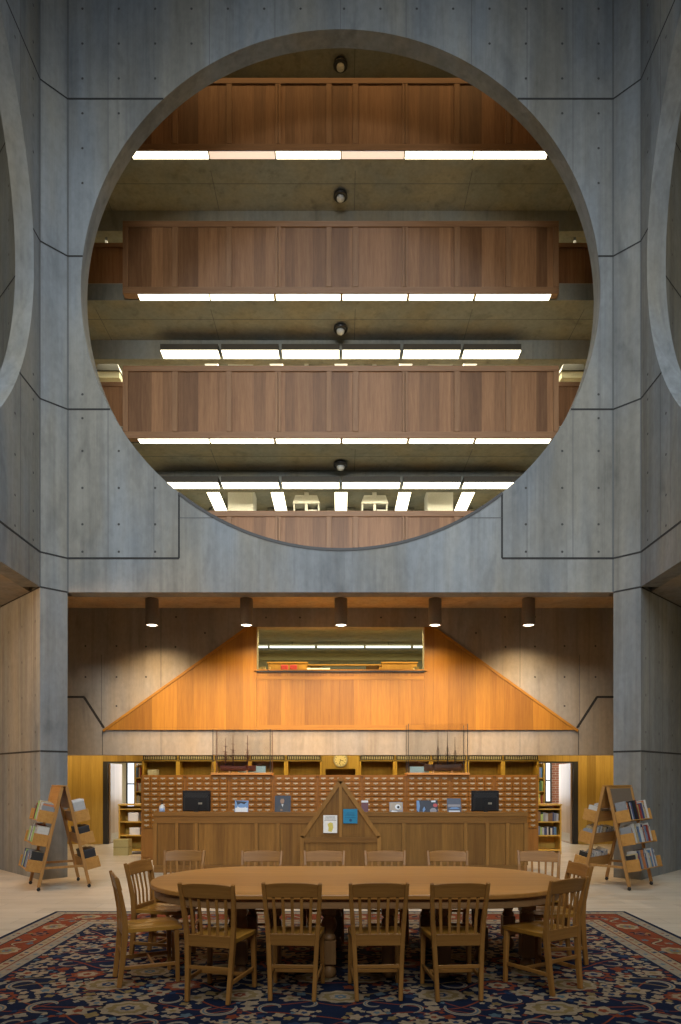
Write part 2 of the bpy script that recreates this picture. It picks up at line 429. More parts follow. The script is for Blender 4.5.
# stair wall with window opening
zt0, zw0, zw1 = wz(755, YS), wz(670.5, YS), wz(627, YS)
xw = 1.775
mb = MB()
for x0, x1, z0, z1 in ((-8,-xw,zt0,ZC),(xw,8,zt0,ZC),(-xw,xw,zt0,zw0),(-xw,xw,zw1,ZC)):
    mb.box(x0, x1, YS, YS+.28, z0, z1)
def wl(x0, y0, x1, y1, w, m, e=.003):
    a = Vector((wx(x0,YS), wz(y0,YS))); b = Vector((wx(x1,YS), wz(y1,YS))); t = (b-a).normalized(); p = Vector((-t.y,t.x))*w/2
    P = [a-p, b-p, b+p, a+p]
    mb.add([(q.x, YS-e, q.y) for q in P], [(0,1,2,3)], m)
for mir in (lambda x: x, lambda x: 681-x):
    for L in ((67,697,84.5,697,.045,1),(84,697,104,728,.05,1),(102.5,730,102.5,755,.012,1),(101.5,655,101.5,727,.012,2),(161,608,161,687,.012,2),(216,730,216,755,.009,2),(161,730,161,755,.009,2)):
        wl(mir(L[0]), L[1], mir(L[2]), L[3], L[4], L[5])
    for px, py in ((85.5,646),(116.5,646),(146,646.5),(175.5,647),(85.5,677),(116.5,677),(146,677),(116.5,706),(205,633),(176,617),(146,617),(266,617.5),(300,617.5)):
        c = (wx(mir(px),YS), wz(py,YS)); rr = .021
        mb.add([(c[0]+rr*math.cos(2*PI*q/8), YS-.002, c[1]+rr*math.sin(2*PI*q/8)) for q in range(8)], [tuple(range(8))], 3)
struct('wall_back', mb, [M['conc_warm'], M['joint'], M['joint2'], M['hole']])

# golden trapezoid panelling on the stair wall
zp0, zp1 = wz(730, YS), wz(627.5, YS); xo = 5.04; xi = 2.0; yp = YS-.045
pn = thing('wall_panelling', 'wide golden oak trapezoid panelling on the concrete wall above the card catalogue', 'wall panelling', (0, YS-.02, zp0))
for s, nm in ((-1,'a'),(1,'b')):
    mb = MB(); mb.prism([(s*xo,zp0),(s*xw,zp0),(s*xw,zp1),(s*xi,zp1)], 'y', yp, YS-.004)
    side = part('sloped_panel', mb, M['gold'], pn)
    mb = MB(); d = Vector((s*(xi-xo), zp1-zp0)).normalized(); nn = Vector((-d.y, d.x))*.05
    if nn.y > 0: nn = -nn
    A = Vector((s*xo, zp0)); B = Vector((s*xi, zp1))
    mb.prism([A, B, B+nn, A+nn], 'y', yp-.012, yp+.002); part('edge_trim', mb, M['gold_x'], side)
    mb = MB(); mb.box(min(s*xw, s*(xw+.07)), max(s*xw, s*(xw+.07)), yp-.012, yp+.001, zp0, zp1); part('stile', mb, M['gold'], side)
mb = MB(); mb.box(-xw, xw, yp+.012, YS-.004, zp0, zw0-.02); cp = part('centre_panel', mb, M['gold'], pn)
mb = MB(); mb.box(-xw, xw, yp+.006, yp+.0125, zw0-.20, zw0-.13); mb.box(-xw, xw, yp, yp+.022, zp0, zp0+.10); part('rail', mb, M['gold_x'], cp)
for i in range(4):
    x = wx((296, 340.5, 361, 401)[i], YS); mb = MB(); mb.box(x-.02, x+.02, yp+.005, yp+.022, zp0+.1, zw0-.22); part('stile', mb, M['gold'], cp)
mb = MB(); mb.box(-xw-.05, xw+.05, yp-.022, YS+.26, zw0-.012, zw0+.012, 0); mb.box(-xw-.05, xw+.05, yp-.012, YS-.004, zw0-.045, zw0-.012, 1); part('ledge', mb, [M['gold_x'], M['frame']], pn)

# ------------------------------------------------------------------ upper balconies
YP = 13.5
ZPB = [5.52, 8.39, 11.25, 14.08, 16.93]            # undersides of the parapets
DROP = {1: .40, 2: .42, 3: .45, 4: .42}
for i, z in enumerate(ZPB):
    if i == 0: continue
    mb = MB()
    mb.box(-6.9, 6.9, YP+.19, 15.0, z-.005, z+.32)                    # front strip of the slab
    mb.box(-6.9, 6.9, 14.93, 15.1, z-DROP[i], z-.005)                     # drop beam
    mb.box(-11.9, 11.9, 15.0, 20.9, z+.12, z+.32)                     # deeper, higher soffit
    mb.box(-6.9, 6.9, YP+.19, 14.93, z-.0065, z-.005) if False else None
    for px in (100, 213, 355, 470, 580):                              # construction joints in the soffit
        x = wx(px, 14.2); mb.box(x-.006, x+.006, YP+.45, 14.93, z-.007, z-.004, 1)
    mb.box(-6.9, 6.9, 14.25, 14.262, z-.007, z-.004, 1)
    mb.box(-6.9, 6.9, YP+.19, 20.9, z+.3205, z+.335, 2)
    struct('ceiling_%d' % i, mb, [M['conc_soffit'], M['joint2'], M['slabfloor']])
mb = MB(); mb.box(-11.9, 11.9, YP+.19, 20.9, 5.50, 5.82); struct('ceiling_0', mb, M['conc_soffit'])
mb = MB(); mb.box(-12, 12, 20.9, 21.1, 5.3, 26); struct('wall_rear_upper', mb, M['cream'])

PX = [122.5,175,229,278,329,355.5,405,457,508.5,559]
def parapet(z0, label):
    h = 1.435; x0 = wx(PX[0], YP); x1 = wx(PX[-1], YP)
    t = thing('balcony_parapet', label, 'balcony parapet', (0, YP, z0), 0, 'wooden balcony parapets seen through the round opening')
    mb = MB(); mb.box(x0, x1, YP, YP+.16, z0+h-.115, z0+h); part('top_rail', mb, M['parapet_rail'], t, bevel=.006)
    mb = MB(); mb.box(x0, x1, YP, YP+.16, z0, z0+.13); part('bottom_rail', mb, M['parapet_rail'], t, bevel=.006)
    mb = MB(); mb.box(x0, x1, YP+.10, YP+.16, z0+.131, z0+h-.116); part('back_board', mb, M['parapet_rail'], t)
    for k, px in enumerate(PX):
        x = wx(px, YP); w = .055
        a, b = (x, x+2*w) if k == 0 else (x-2*w, x) if k == len(PX)-1 else (x-w, x+w)
        mb = MB()
        if k in (3, 6):
            mb.box(a, x-.004, YP, YP+.099, z0+.131, z0+h-.116); mb.box(x+.004, b, YP, YP+.099, z0+.131, z0+h-.116)
        else: mb.box(a, b, YP, YP+.099, z0+.131, z0+h-.116)
        part('stile', mb, M['parapet_stile'], t, bevel=.004)
    for k in range(len(PX)-1):
        a = wx(PX[k], YP)+(.112 if k == 0 else .057); b = wx(PX[k+1], YP)-(.112 if k == len(PX)-2 else .057)
        mb = MB(); mb.box(a, b, YP+.022, YP+.099, z0+.132, z0+h-.117); part('panel', mb, M['parapet'], t)
    return t
names = ['lowest wooden balcony parapet, just above the rim of the round opening', 'second lowest wooden balcony parapet in the round opening',
         'second highest wooden balcony parapet in the round opening', 'topmost wooden balcony parapet in the round opening']
for i in range(4): parapet(ZPB[i], names[i])
def wing(s, i, label):
    z0 = ZPB[i]+.30; h = 1.12; y = 14.03
    xa = s*(wx(559.5, YP)+.02); xb = s*6.8
    x0, x1 = min(xa, xb), max(xa, xb)
    t = thing('recessed_parapet', label, 'balcony parapet', ((x0+x1)/2, y, z0), 0, 'recessed side parapets')
    mb = MB(); mb.box(x0, x1, y+.02, y+.10, z0, z0+h-.09); part('panel', mb, M['parapet'], t)
    mb = MB(); mb.box(x0, x1, y, y+.12, z0+h-.09, z0+h); part('top_rail', mb, M['parapet_rail'], t, bevel=.005)
for i in range(4):
    for s in (-1, 1):
        wing(s, i, 'dark recessed wooden parapet at the %s end of the %s balcony' % ('left' if s < 0 else 'right', ['lowest','second lowest','second highest','topmost'][i]))

# strip lights below parapets
lv = ['', 'lowest visible', 'second highest', 'topmost']
ordn = ['first','second','third','fourth','fifth','sixth','seventh','eighth','ninth','tenth','eleventh','twelfth','thirteenth','fourteenth','fifteenth','sixteenth','seventeenth','eighteenth','nineteenth','twentieth','twenty-first','twenty-second','twenty-third','twenty-fourth']
for i, segs in ((3, [(130,208,0),(208,275,1),(275,341,0),(341,405,1),(405,474,0),(474,549,0)]),
                (2, [(137,209,0),(209,274,0),(275,341,0),(342,408,0),(409,475,0),(476,552,0)]),
                (1, [(137,209,0),(209,274,0),(275,341,0),(342,408,0),(409,475,0),(476,552,0)])):
    for k, (a, b, dim) in enumerate(segs):
        z = ZPB[i]; xa, xb = wx(a, YP)+.006, wx(b, YP)-.006
        t = thing('strip_light', '%sfluorescent strip under the %s parapet, %s from the left' % ('dim pinkish ' if dim else 'bright ', ['','second lowest','second highest','topmost'][i], ordn[k]), 'strip light',
                  ((xa+xb)/2, YP+.08, z-.02), 0, 'fluorescent strips under the parapets')
        mb = MB(); mb.box(xa, xb, YP+.012, YP+.175, z-.012, z-.001); part('housing', mb, M['white'], t)
        mb = MB(); mb.box(xa+.01, xb-.01, YP+.014, YP+.17, z-.022, z-.012); part('lens', mb, M['tube_dim'] if dim else M['tube'], t)
# brackets at the ends of strips
# transverse light rows and stack furniture of two levels
row = [(161.5,219),(222,279),(282,339.5),(342,400),(403,460),(463,520)]
rl = {2: 'upper', 1: 'lower'}
for i in (1, 2):
    z = ZPB[i]-DROP[i]+.005; y0, y1 = 14.65, 14.925
    for k, (a, b) in enumerate(row):
        xa, xb = wx(a, 14.76), wx(b, 14.76)
        t = thing('row_light', 'long bright ceiling light in the %s row above the parapet, %s from the left' % (rl[i], ordn[k]), 'ceiling light', ((xa+xb)/2, 14.76, z), 0, 'fluorescent row lights over the balconies')
        mb = MB(); mb.box(xa, xb, y0, y1, z+.02, z+.15); part('housing', mb, M['lamp_housing'], t)
        mb = MB(); mb.box(xa+.008, xb-.008, y0+.004, y1-.004, z, z+.02); part('lens', mb, M['tube'], t)
    za = ZPB[i]-.18
    for k, px in enumerate((211, 276, 341, 406, 470.5)):
        x = wx(px, 15.5); w = .145
        t = thing('aisle_light', 'fluorescent aisle light running back into the %s stacks, %s from the left' % (rl[i], ordn[k]), 'ceiling light', (x, 17, za), 0, 'aisle lights over the book stacks')
        mb = MB(); prof = [(-w, za+.06), (-w*.9, za+.015), (-w*.5, za), (w*.5, za), (w*.9, za+.015), (w, za+.06)]
        mb.prism([(x+p, q) for p, q in prof], 'y', 15.62, 17.12); part('lens', mb, M['tube'], t)
        mb = MB(); mb.prism([(x-w,za+.002),(x+w,za+.002),(x+w,za+.07),(x+w*.8,za+.125),(x+w*.4,za+.15),(x-w*.4,za+.15),(x-w*.8,za+.125),(x-w,za+.07)], 'y', 15.5, 15.615); part('end_cap', mb, M['endcap'], t)
        mb = MB(); mb.box(x-w*.9, x+w*.9, 15.62, 17.12, za+.062, za+.10); mb.box(x-.02, x+.02, 16.3, 16.34, za+.1, ZPB[i]+.119); part('housing', mb, M['white'], t)
        mb = MB(); mb.box(x-.2, x+.2, 17.3, 19.8, ZPB[i-1]+.32, ZPB[i]+.10-.25)
        st = thing('book_stack', 'dark grey stack top behind the %s aisle light of the %s stacks' % (ordn[k], rl[i]), 'book stack', (x, 18, ZPB[i-1]+.32), 0, 'dark stack tops between the lights')
        mb = MB(); mb.box(x-.36, x+.36, 17.2, 19.8, ZPB[i-1]+.33, ZPB[i]+.06); part('end_panel', mb, M['stackgrey'], st)
        mb = MB(); mb.box(x-.37, x+.37, 17.18, 19.82, ZPB[i]+.06, ZPB[i]+.085); part('canopy', mb, M['stackgrey'], st)
    for k, px in enumerate((240.5, 440.5)):
        x = wx(px, 16.0); mb = MB(); zf = ZPB[i-1]+.325
        mb.box(x-.295, x+.295, 16.0, 16.7, zf, ZPB[i]+.12)
        struct('wall_column_%d' % (2*i+k), mb, M['white'])
    for k, px in enumerate((306.5, 374.5)):
        x = wx(px, 16.0)
        t = thing('hooded_lamp', 'pale hooded lamp hanging from a stem in the %s stacks, %s of centre' % (rl[i], ['left','right'][k]), 'hanging lamp', (x, 16, ZPB[i]-.2), 0, 'hooded lamps in the stacks')
        zz = wz(497, 16) + (ZPB[i]-8.39)
        mb = MB(); mb.box(x-.05, x+.05, 15.98, 16.04, zz, ZPB[i]+.119); part('stem', mb, M['white'], t)
        mb = MB(); mb.prism([(x-.25,zz),(x+.25,zz),(x+.32,zz-.19),(x-.32,zz-.19)], 'y', 15.9, 16.3); part('hood', mb, M['white'], t)
        mb = MB(); zb = zz-.19
        for a, b in ((-.30,-.27),(-.03,.03),(.27,.30)): mb.box(x+a, x+b, 15.92, 16.28, zb-.24, zb-.001)
        mb.box(x-.30, x+.30, 15.92, 16.28, zb-.28, zb-.24); mb.box(x-.265, x+.265, 16.25, 16.28, zb-.239, zb-.002, 1)
        part('tray_frame', mb, [M['white'], M['stackgrey']], t)
        mb = MB(); mb.box(x+.05, x+.25, 15.94, 16.2, zb-.239, zb-.13); part('ballast_box', mb, M['white'], t)
    for s in (-1, 1):
        x = s*5.27
        t = thing('hooded_lamp', 'dark unlit hooded lamp at the far %s of the %s stacks' % ('left' if s < 0 else 'right', rl[i]), 'hanging lamp', (x, 15.6, ZPB[i]-.2), 0, 'unlit hooded lamps at the balcony ends')
        zz = wz(367, 15.6)+(ZPB[i]-11.25)
        mb = MB(); mb.box(x-.03, x+.03, 15.58, 15.64, zz, ZPB[i]+.119); part('stem', mb, M['darkgrey'], t)
        mb = MB(); mb.prism([(x-.22,zz),(x+.22,zz),(x+.27,zz-.16),(x-.27,zz-.16)], 'y', 15.45, 15.8); part('hood', mb, M['darkgrey'], t)
        mb = MB(); mb.box(x-.25, x+.25, 15.5, 15.76, zz-.30, zz-.161); part('tray_frame', mb, M['cream'], t)
for s in (-1, 1):
    x = s*wx(575, 15.6)
    mb = MB(); mb.box(x-.025, x+.025, 15.6, 15.65, 12.9, 14.19); solo('stem_post', mb, M['darkgrey'], 'thin dark post above the recessed parapet at the %s of the second highest balcony' % ('left' if s < 0 else 'right'), 'post', 'thin posts at balcony ends', loc=(x, 15.6, 12.9))

# round downlights on the soffits
for k, (py, i) in enumerate(((62, 4), (193, 3), (326, 2), (462, 1))):
    z = ZPB[i]-.006; y = (z-EYE)*F/(HY-py)
    t = thing('round_downlight', 'small round dome light on the concrete soffit, %s from the top' % ordn[k], 'downlight', (0, y, z), 0, 'dome lights on the soffits')
    mb = MB(); mb.lathe([(.10,z-.001),(.145,z-.03),(.15,z-.09),(.13,z-.10)], (0,y,0), 20); part('housing', mb, M['black'], t)
    mb = MB(); mb.lathe([(.085,z-.10),(.08,z-.14),(.05,z-.17),(.01,z-.18)], (0,y-.0,0), 16); part('bulb', mb, M['white'], t)

# ------------------------------------------------------------------ cylinder spotlights on the ceiling
YL = 13.75
for k, px in enumerate((152, 246.5, 341, 435, 528.5)):
    x = wx(px, YL); z0 = wz(625.5, YL)
    t = thing('cylinder_spotlight', 'grey-brown cylinder spotlight hanging under the concrete ceiling, %s of five from the left' % ordn[k], 'spotlight', (x, YL, z0), 0, 'cylinder spotlights above the desk')
    mb = MB(); mb.lathe([(.06,ZC-.001),(.125,ZC-.004),(.13,ZC-.02),(.13,z0+.01),(.125,z0),(.112,z0),(.112,z0+.028),(.01,z0+.03)], (x,YL,0), 28); part('housing', mb, M['bronze'], t)
    mb = MB(); mb.lathe([(.005,z0+.028),(.108,z0+.022),(.108,z0+.012),(.085,z0+.003),(.005,z0-.004)], (x,YL,0), 24); part('lens', mb, M['spotlens'], t)
    L = bpy.data.lights.new('spot', 'SPOT'); L.energy = 205; L.color = (1,.70,.38); L.spot_size = math.radians(146); L.spot_blend = 1.0; L.shadow_soft_size = .07
    lo = bpy.data.objects.new('spot', L); COL.objects.link(lo); lo.location = (x, YL, z0-.03); lo.rotation_euler = (0, 0, 0)

# ------------------------------------------------------------------ room behind the stair wall (mezzanine)
mb = MB(); mb.box(-8, 8, YS+.28, 24, 2.62, 2.9); struct('ceiling_5', mb, M['cream'])
mb = MB(); mb.box(-8, 8, 21.0, 21.2, 2.9, 5.5); struct('wall_mezzanine', mb, M['conc_soffit'])
mb = MB(); mb.box(-8, 8, 14.79, 18.0, 5.2, 5.49); mb.box(-8, 8, 18.0, 18.15, 5.05, 5.498); struct('ceiling_6', mb, M['conc_soffit'])
mb = MB(); mb.box(-8, 8, 14.8, 20.9, 2.9001, 2.9006); struct('floor_mezzanine', mb, M['slabfloor'])
for k, (a, b) in enumerate(((225,268),(269.5,315),(317,364),(365.5,411),(413,455))):
    xa, xb = wx(a, 17.7), wx(b, 17.7); z = 5.07
    t = thing('row_light', 'thin cool ceiling light seen through the panelled window, %s from the left' % ordn[k], 'ceiling light', ((xa+xb)/2, 17.7, z), 0, 'thin lights behind the panelled window')
    mb = MB(); mb.box(xa, xb, 17.66, 17.74, z+.03, z+.06); part('housing', mb, M['white'], t)
    mb = MB(); mb.box(xa+.01, xb-.01, 17.67, 17.73, z-.012, z+.03); part('lens', mb, M['tube_cool'], t)
    mb = MB(); mb.box((xa+xb)/2-.01, (xa+xb)/2+.01, 17.69, 17.71, z+.06, 5.199); part('stem', mb, M['darkgrey'], t)
for s, a, b in ((-1, 268, 307), (1, 382, 417)):
    x0, x1 = wx(a, 16.2), wx(b, 16.2)
    t = thing('low_partition', 'low oak partition behind the panelled window, %s half' % ('left' if s < 0 else 'right'), 'partition', ((x0+x1)/2, 16.2, 2.9), 0)
    mb = MB(); mb.box(x0, x1, 16.2, 16.3, 2.9, wz(663.5,16.2)); part('panel', mb, M['gold'], t)
    mb = MB(); mb.box(x0-.02, x1+.02, 16.17, 16.33, wz(663.5,16.2), wz(662,16.2)); part('cap_rail', mb, M['gold_x'], t)
t = thing('reading_table', 'dark table with pale top edges behind the panelled window', 'table', (0, 16.6, 2.9))
mb = MB(); mb.box(wx(306,16.5), wx(383,16.5), 16.5, 17.1, wz(664.2,16.5)-.03, wz(664.2,16.5)); part('table_top', mb, M['gold_x'], t)
mb = MB(); mb.box(wx(322,16.5), wx(366,16.5), 16.52, 16.6, 3.9, wz(664.9,16.5)-.03); part('front_panel', mb, M['frame'], t)
for x in (wx(308,16.5), wx(381,16.5)):
    mb = MB(); mb.box(x-.04, x+.04, 16.55, 17.05, 2.902, wz(664.2,16.5)-.031); part('leg', mb, M['gold'], t)
mb = MB(); mb.box(wx(307,16.1), wx(330,16.1), 16.1, 16.14, 3.2, wz(668,16.1)); solo('white_board', mb, M['paper'], 'white board edge low in the panelled window', 'board', loc=(wx(318,16.1), 16.12, 3.2))
M['red'] = plain('red_fabric', (.28,.008,.010), .7)
for k, px in enumerate((284.5, 293.5)):
    x = wx(px, 15.6); z1 = wz(664.8, 15.6)
    t = thing('red_chair', 'red chair back showing over the ledge of the panelled window, %s of two' % ['left','right'][k], 'chair', (x, 15.6, 2.9), 0, 'red chairs behind the window ledge')
    mb = MB(); mb.box(x-.085, x+.085, 15.58, 15.62, 3.45, z1); part('backrest', mb, M['red'], t, bevel=.03, seg=2)
    mb = MB(); mb.box(x-.09, x+.09, 15.4, 15.6, 3.33, 3.39); part('seat', mb, M['red'], t)
    for q in (-.07, .07):
        for yy in (15.42, 15.6):
            mb = MB(); mb.tube([(x+q, yy, 2.9), (x+q, yy, 3.4)], .012); part('leg', mb, M['darkgrey'], t)
M['tanpage'] = plain('tan_book', (.55,.40,.20), .7)
t = thing('low_shelf', 'low shelf just inside the panelled window carrying tan books', 'shelf', (0, 15.1, 2.9))
mb = MB(); mb.box(-1.9, 1.9, 15.0, 15.3, 3.93, 3.96); part('shelf_board', mb, M['gold_x'], t)
for x in (-1.8, 0, 1.8):
    mb = MB(); mb.box(x-.02, x+.02, 15.0, 15.3, 2.9, 3.93); part('upright', mb, M['gold'], t)
for k, (px, w, h, lean) in enumerate(((258.6,.05,.155,4),(261.5,.05,.16,6),(264.4,.03,.165,3),(268,.025,.17,10),(415,.05,.16,-2),(418,.05,.16,-3),(422,.03,.12,12))):
    x = wx(px, 15.1); mb = MB(); mb.mbox(Matrix.Rotation(math.radians(lean), 4, 'Y'), -w/2, w/2, -.08, .08, 0, h)
    o = solo('book', mb, M['tanpage'], 'tan book on the low shelf in the panelled window, %s from its left' % ordn[k], 'book', 'tan books inside the panelled window'); o.location = (x, 15.12, 3.966)

# ------------------------------------------------------------------ ground floor behind: wood walls, doors, back room
YB = 17.4
zd = wz(763, YB)
for s, nm in ((-1, 'left'), (1, 'right')):
    mb = MB(); xa, xb = s*6.05, s*8.0
    mb.box(min(xa,xb), max(xa,xb), YB, YB+.12, 0, 2.62); 
    mb.box(min(s*4.85,s*6.05), max(s*4.85,s*6.05), YB, YB+.12, zd+.04, 2.62)
    struct('wall_oak_'+nm, mb, M['yellow'])
    mb = MB(); mb.box(min(s*6.05,s*5.93), max(s*6.05,s*5.93), YB-.01, YB+.13, 0, zd+.04); mb.box(min(s*5.93,s*4.9), max(s*5.93,s*4.9), YB-.01, YB+.13, zd, zd+.04)
    struct('trim_door_'+nm, mb, M['frame'])
    dr = bpy.data.objects.new('door_%d' % (1 if s < 0 else 2), None); COL.objects.link(dr); dr['kind'] = 'structure'; dr.location = (s*5.90, YB+.06, 0)
    dr.rotation_euler = (0, 0, math.radians(90)); OFS[dr.name] = (0,0,0)
    mb = MB(); mb.box(.0, .92, -.022, .022, .01, zd-.01); part('leaf', mb, M['door'], dr)
    mb = MB(); mb.box(.78, .86, -.03, .03, .98, 1.0); mb.tube([(.84,-.06,.99),(.84,.06,.99)], .012); mb.box(.74,.86,-.075,-.06,.98,1.0); mb.box(.74,.86,.06,.075,.98,1.0); part('handle', mb, M['metal'], dr)
    mb = MB(); mb.box(.05, .87, -.0235, .0235, .05, .26); part('kick_plate', mb, M['metal'], dr)
mb = MB(); mb.box(-4.85, 4.85, 17.3, 17.42, 0, 2.62); struct('wall_shelf_back', mb, M['yellow'])
mb = MB(); mb.box(-12, 12, 23.0, 23.2, 0, 5.4); struct('wall_rear', mb, M['cream'])
mb = MB(); mb.box(4.3, 9.0, 22.0, 22.2, 0, 2.62); struct('wall_brick', mb, M['brick'])
# bright narrow window in the brick wall, window on the left
def win(n, x0, x1, z0, z1, y, bars):
    w = bpy.data.objects.new('window_%d' % n, None); COL.objects.link(w); w['kind'] = 'structure'; w.location = ((x0+x1)/2, y, z0); OFS[w.name] = tuple(w.location)
    mb = MB(); mb.box(x0, x1, y, y+.02, z0, z1); part('pane', mb, M['daylight'], w)
    mb = MB(); f = .05
    for a in ((x0-f,x0,z0-f,z1+f),(x1,x1+f,z0-f,z1+f),(x0,x1,z0-f,z0),(x0,x1,z1,z1+f)): mb.box(a[0],a[1],y-.03,y+.03,a[2],a[3])
    for b in bars: mb.box(x0, x1, y-.015, y-.001, b-.02, b+.02)
    part('window_frame', mb, M['frame'], w)
win(1, wx(546.2,21.9), wx(550.2,21.9), .95, 2.2, 21.93, (1.62,))
win(2, wx(127.5,22.9), wx(134,22.9), .75, 2.3, 22.93, (1.5,))

pal = [(.62,.60,.55),(.35,.05,.04),(.05,.07,.18),(.55,.45,.25),(.02,.02,.02),(.10,.22,.12),(.50,.52,.55),(.25,.14,.07),(.70,.68,.62),(.12,.25,.42),(.30,.32,.34),(.45,.62,.18),(.60,.22,.08),(.20,.24,.34)]
pname = ['cream','red','navy','tan','black','green','silver grey','brown','white','blue','slate grey','lime green','orange','dusk blue']
BM = [plain('book_cloth_'+pname[i].replace(' ', '_'), tuple(q*.75 for q in c), .55) for i, c in enumerate(pal)]
def book_mb(w, d, h):
    """thickness w along y, depth d along x (spine at +x), height h: two boards, a spine and the page block"""
    mb = MB(); b = .003
    mb.box(0, d, 0, b, 0, h); mb.box(0, d, w-b, w, 0, h); mb.box(d-b, d+.001, b, w-b, 0, h)
    mb.box(.004, d-b-.0005, b+.0003, w-b-.0003, .004, h-.005, 1)
    return mb

# two tall bookcases in the back rooms (books behind doors)
def bookcase(name, label, x0, x1, y0, y1, zs, h, mat, grp=None, catg='bookcase'):
    t = thing(name, label, catg, ((x0+x1)/2, y0, 0), 0, grp)
    for x in (x0, x1-.03):
        mb = MB(); mb.box(x, x+.03, y0, y1, 0, h); part('side_panel', mb, mat, t)
    mb = MB(); mb.box(x0+.03, x1-.03, y1-.015, y1, .02, h-.03); part('back_panel', mb, mat, t)
    for z in zs:
        mb = MB(); mb.box(x0+.03, x1-.03, y0+.005, y1-.015, z-.025, z); part('shelf', mb, mat, t)
    mb = MB(); mb.box(x0-.01, x1+.01, y0-.01, y1, h, h+.03); part('top', mb, mat, t)
    return t
def row_of_books(x0, x1, y, z, hmax, where, grp, maxn=14, pile=False):
    x = x0; k = 0
    while x < x1-.02 and k < maxn:
        w = rnd.uniform(.025, .06); h = hmax*rnd.uniform(.72, .97); ci = rnd.randrange(len(BM))
        if x+w > x1: break
        mb = book_mb(w, .2, h)
        o = mb.build('book', [BM[ci], M['paper']]); o.rotation_euler = (0, 0, -PI/2); o.location = (x, y+.2, z+.001)
        tag(o, '%s book, %s from left, %s' % (pname[ci], ordn[k], where), 'book', grp)
        x += w+.003; k += 1
bookcase('tall_bookcase', 'tall bookcase of bright books seen past the open left door', wx(134.5,19.5), wx(143,19.5), 19.5, 19.8, (.12,.5,.9,1.3,1.7), 2.1, M['yellow_p'])
for j, z in enumerate((1.3, .9, 1.7)): row_of_books(wx(134.5,19.5)+.035, wx(143,19.5)-.035, 19.52, z, .33, '%s shelf past the left door' % ['middle','lower','top'][j], 'books past the left door', 5)
bookcase('tall_bookcase', 'tall bookcase at the brick wall seen past the open right door', wx(536,20.0), wx(545,20.0), 20.0, 20.3, (.12,.5,.9,1.3,1.7), 2.15, M['yellow_p'])
for j, z in enumerate((1.3, .9, 1.7)): row_of_books(wx(536,20)+.035, wx(545,20)-.035, 20.02, z, .33, '%s shelf past the right door' % ['middle','lower','top'][j], 'books past the right door', 5)
# low bookcases beside the catalogue
for s, nm, a, b in ((-1,'left',118.5,143),(1,'right',537,561.5)):
    x0, x1 = wx(a, 15.0), wx(b, 15.0)
    bookcase('low_bookcase', 'low open oak bookcase beyond the %s end of the card catalogue' % nm, x0, x1, 15.0, 15.42, (.10,.42,.72,1.0), 1.07, M['yellow_p'])
    if s > 0:
        for j, z in enumerate((.72-.0, .42)): row_of_books(x0+.035, x1-.04, 15.03, z, (.22,.2)[j], '%s shelf of low right bookcase' % ['upper','lower'][j], 'books in the low right bookcase', 9)
        mb = MB(); mb.lathe([(.05,1.102),(.07,1.13),(.06,1.2),(.025,1.25),(.03,1.3),(.028,1.31)], (x0+.07,15.2,0), 14); solo('small_vase', mb, plain('yellow_glaze', (.7,.5,.12), .3), 'small yellow vase on the low bookcase near the right door', 'vase')
    else:
        for k, (z, n, hx) in enumerate(((.722, 6, .0), (.422, 5, .03))):
            for q in range(n):
                mb = MB(); mb.box(x0+.2+hx, x0+.42+hx, 15.04, 15.34, z+q*.032+.001, z+q*.032+.030)
                solo('paper_ream', mb, M['paper'], 'white paper ream, %s from bottom, %s shelf of low left bookcase' % (ordn[q], ['upper','lower'][k]), 'paper', 'paper reams in the low left bookcase', loc=(x0+.3, 15.2, z+q*.032))
        mb = MB(); mb.box(x0-.02, x0+.30, 14.72, 14.98, .001, .345); mb.box(x0-.024, x0+.304, 14.716, 14.984, .17, .19, 1)
        solo('carton', mb, [M['olive'], plain('carton_seam', (.26,.21,.08), .7)], 'olive carton on the floor in front of the low left bookcase', 'box', loc=(x0+.14, 14.85, 0))

# shelving with open bays behind the catalogue
xs = [-4.80,-3.93,-3.06,-2.19,-1.32,-.45,.45,1.32,2.19,3.06,3.93,4.80]
M['shelf_in'] = wood('shelf_back_oak', (.20,.125,.020), (.27,.17,.03), 'z', 0, .5)
for k in range(11):
    if k == 5: continue
    a, b = xs[k], xs[k+1]; y0 = 16.5
    t = thing('open_shelf_bay', 'yellow oak open shelf bay behind the card catalogue, %s from the left' % ordn[k if k < 5 else k-1], 'shelving', ((a+b)/2, y0, 0), 0, 'open shelf bays behind the card catalogue')
    for x in (a+.002, b-.047):
        mb = MB(); mb.box(x, x+.045, y0, y0+.4, 0, 2.08); part('upright', mb, M['yellow_p'], t)
    mb = MB(); mb.box(a+.048, b-.048, y0+.38, y0+.4, .02, 2.08); part('back_panel', mb, M['shelf_in'], t)
    for z in (.4, .9, 1.4, 1.75):
        mb = MB(); mb.box(a+.048, b-.048, y0+.01, y0+.379, z-.03, z); part('shelf', mb, M['yellow_p'], t)
    mb = MB(); mb.box(a+.002, b-.002, y0-.01, y0+.4, 2.081, 2.115); part('top', mb, M['shelf_in'], t)
    mb = MB(); mb.box(a+.03, b-.03, y0-.005, y0+.05, 2.116, 2.26)
    n = 18
    for q in range(n):
        x = a+.05+(b-a-.10)*(q+.5)/n; mb.box(x-.0095, x+.0095, y0-.012, y0-.006, 2.13, 2.20, 1)
    part('vent_grille', mb, [M['black'], M['card']], t, 'black strip with pale teeth')
t = thing('clock_panel', 'yellow oak panel with a dark niche under the clock', 'panel', (0, 16.48, 0))
mb = MB(); mb.box(-.445, .445, 16.48, 16.9, 1.90, 2.6); mb.box(-.445, -.36, 16.48, 16.9, 0, 1.90); mb.box(.36, .445, 16.48, 16.9, 0, 1.90); part('board', mb, M['yellow'], t)
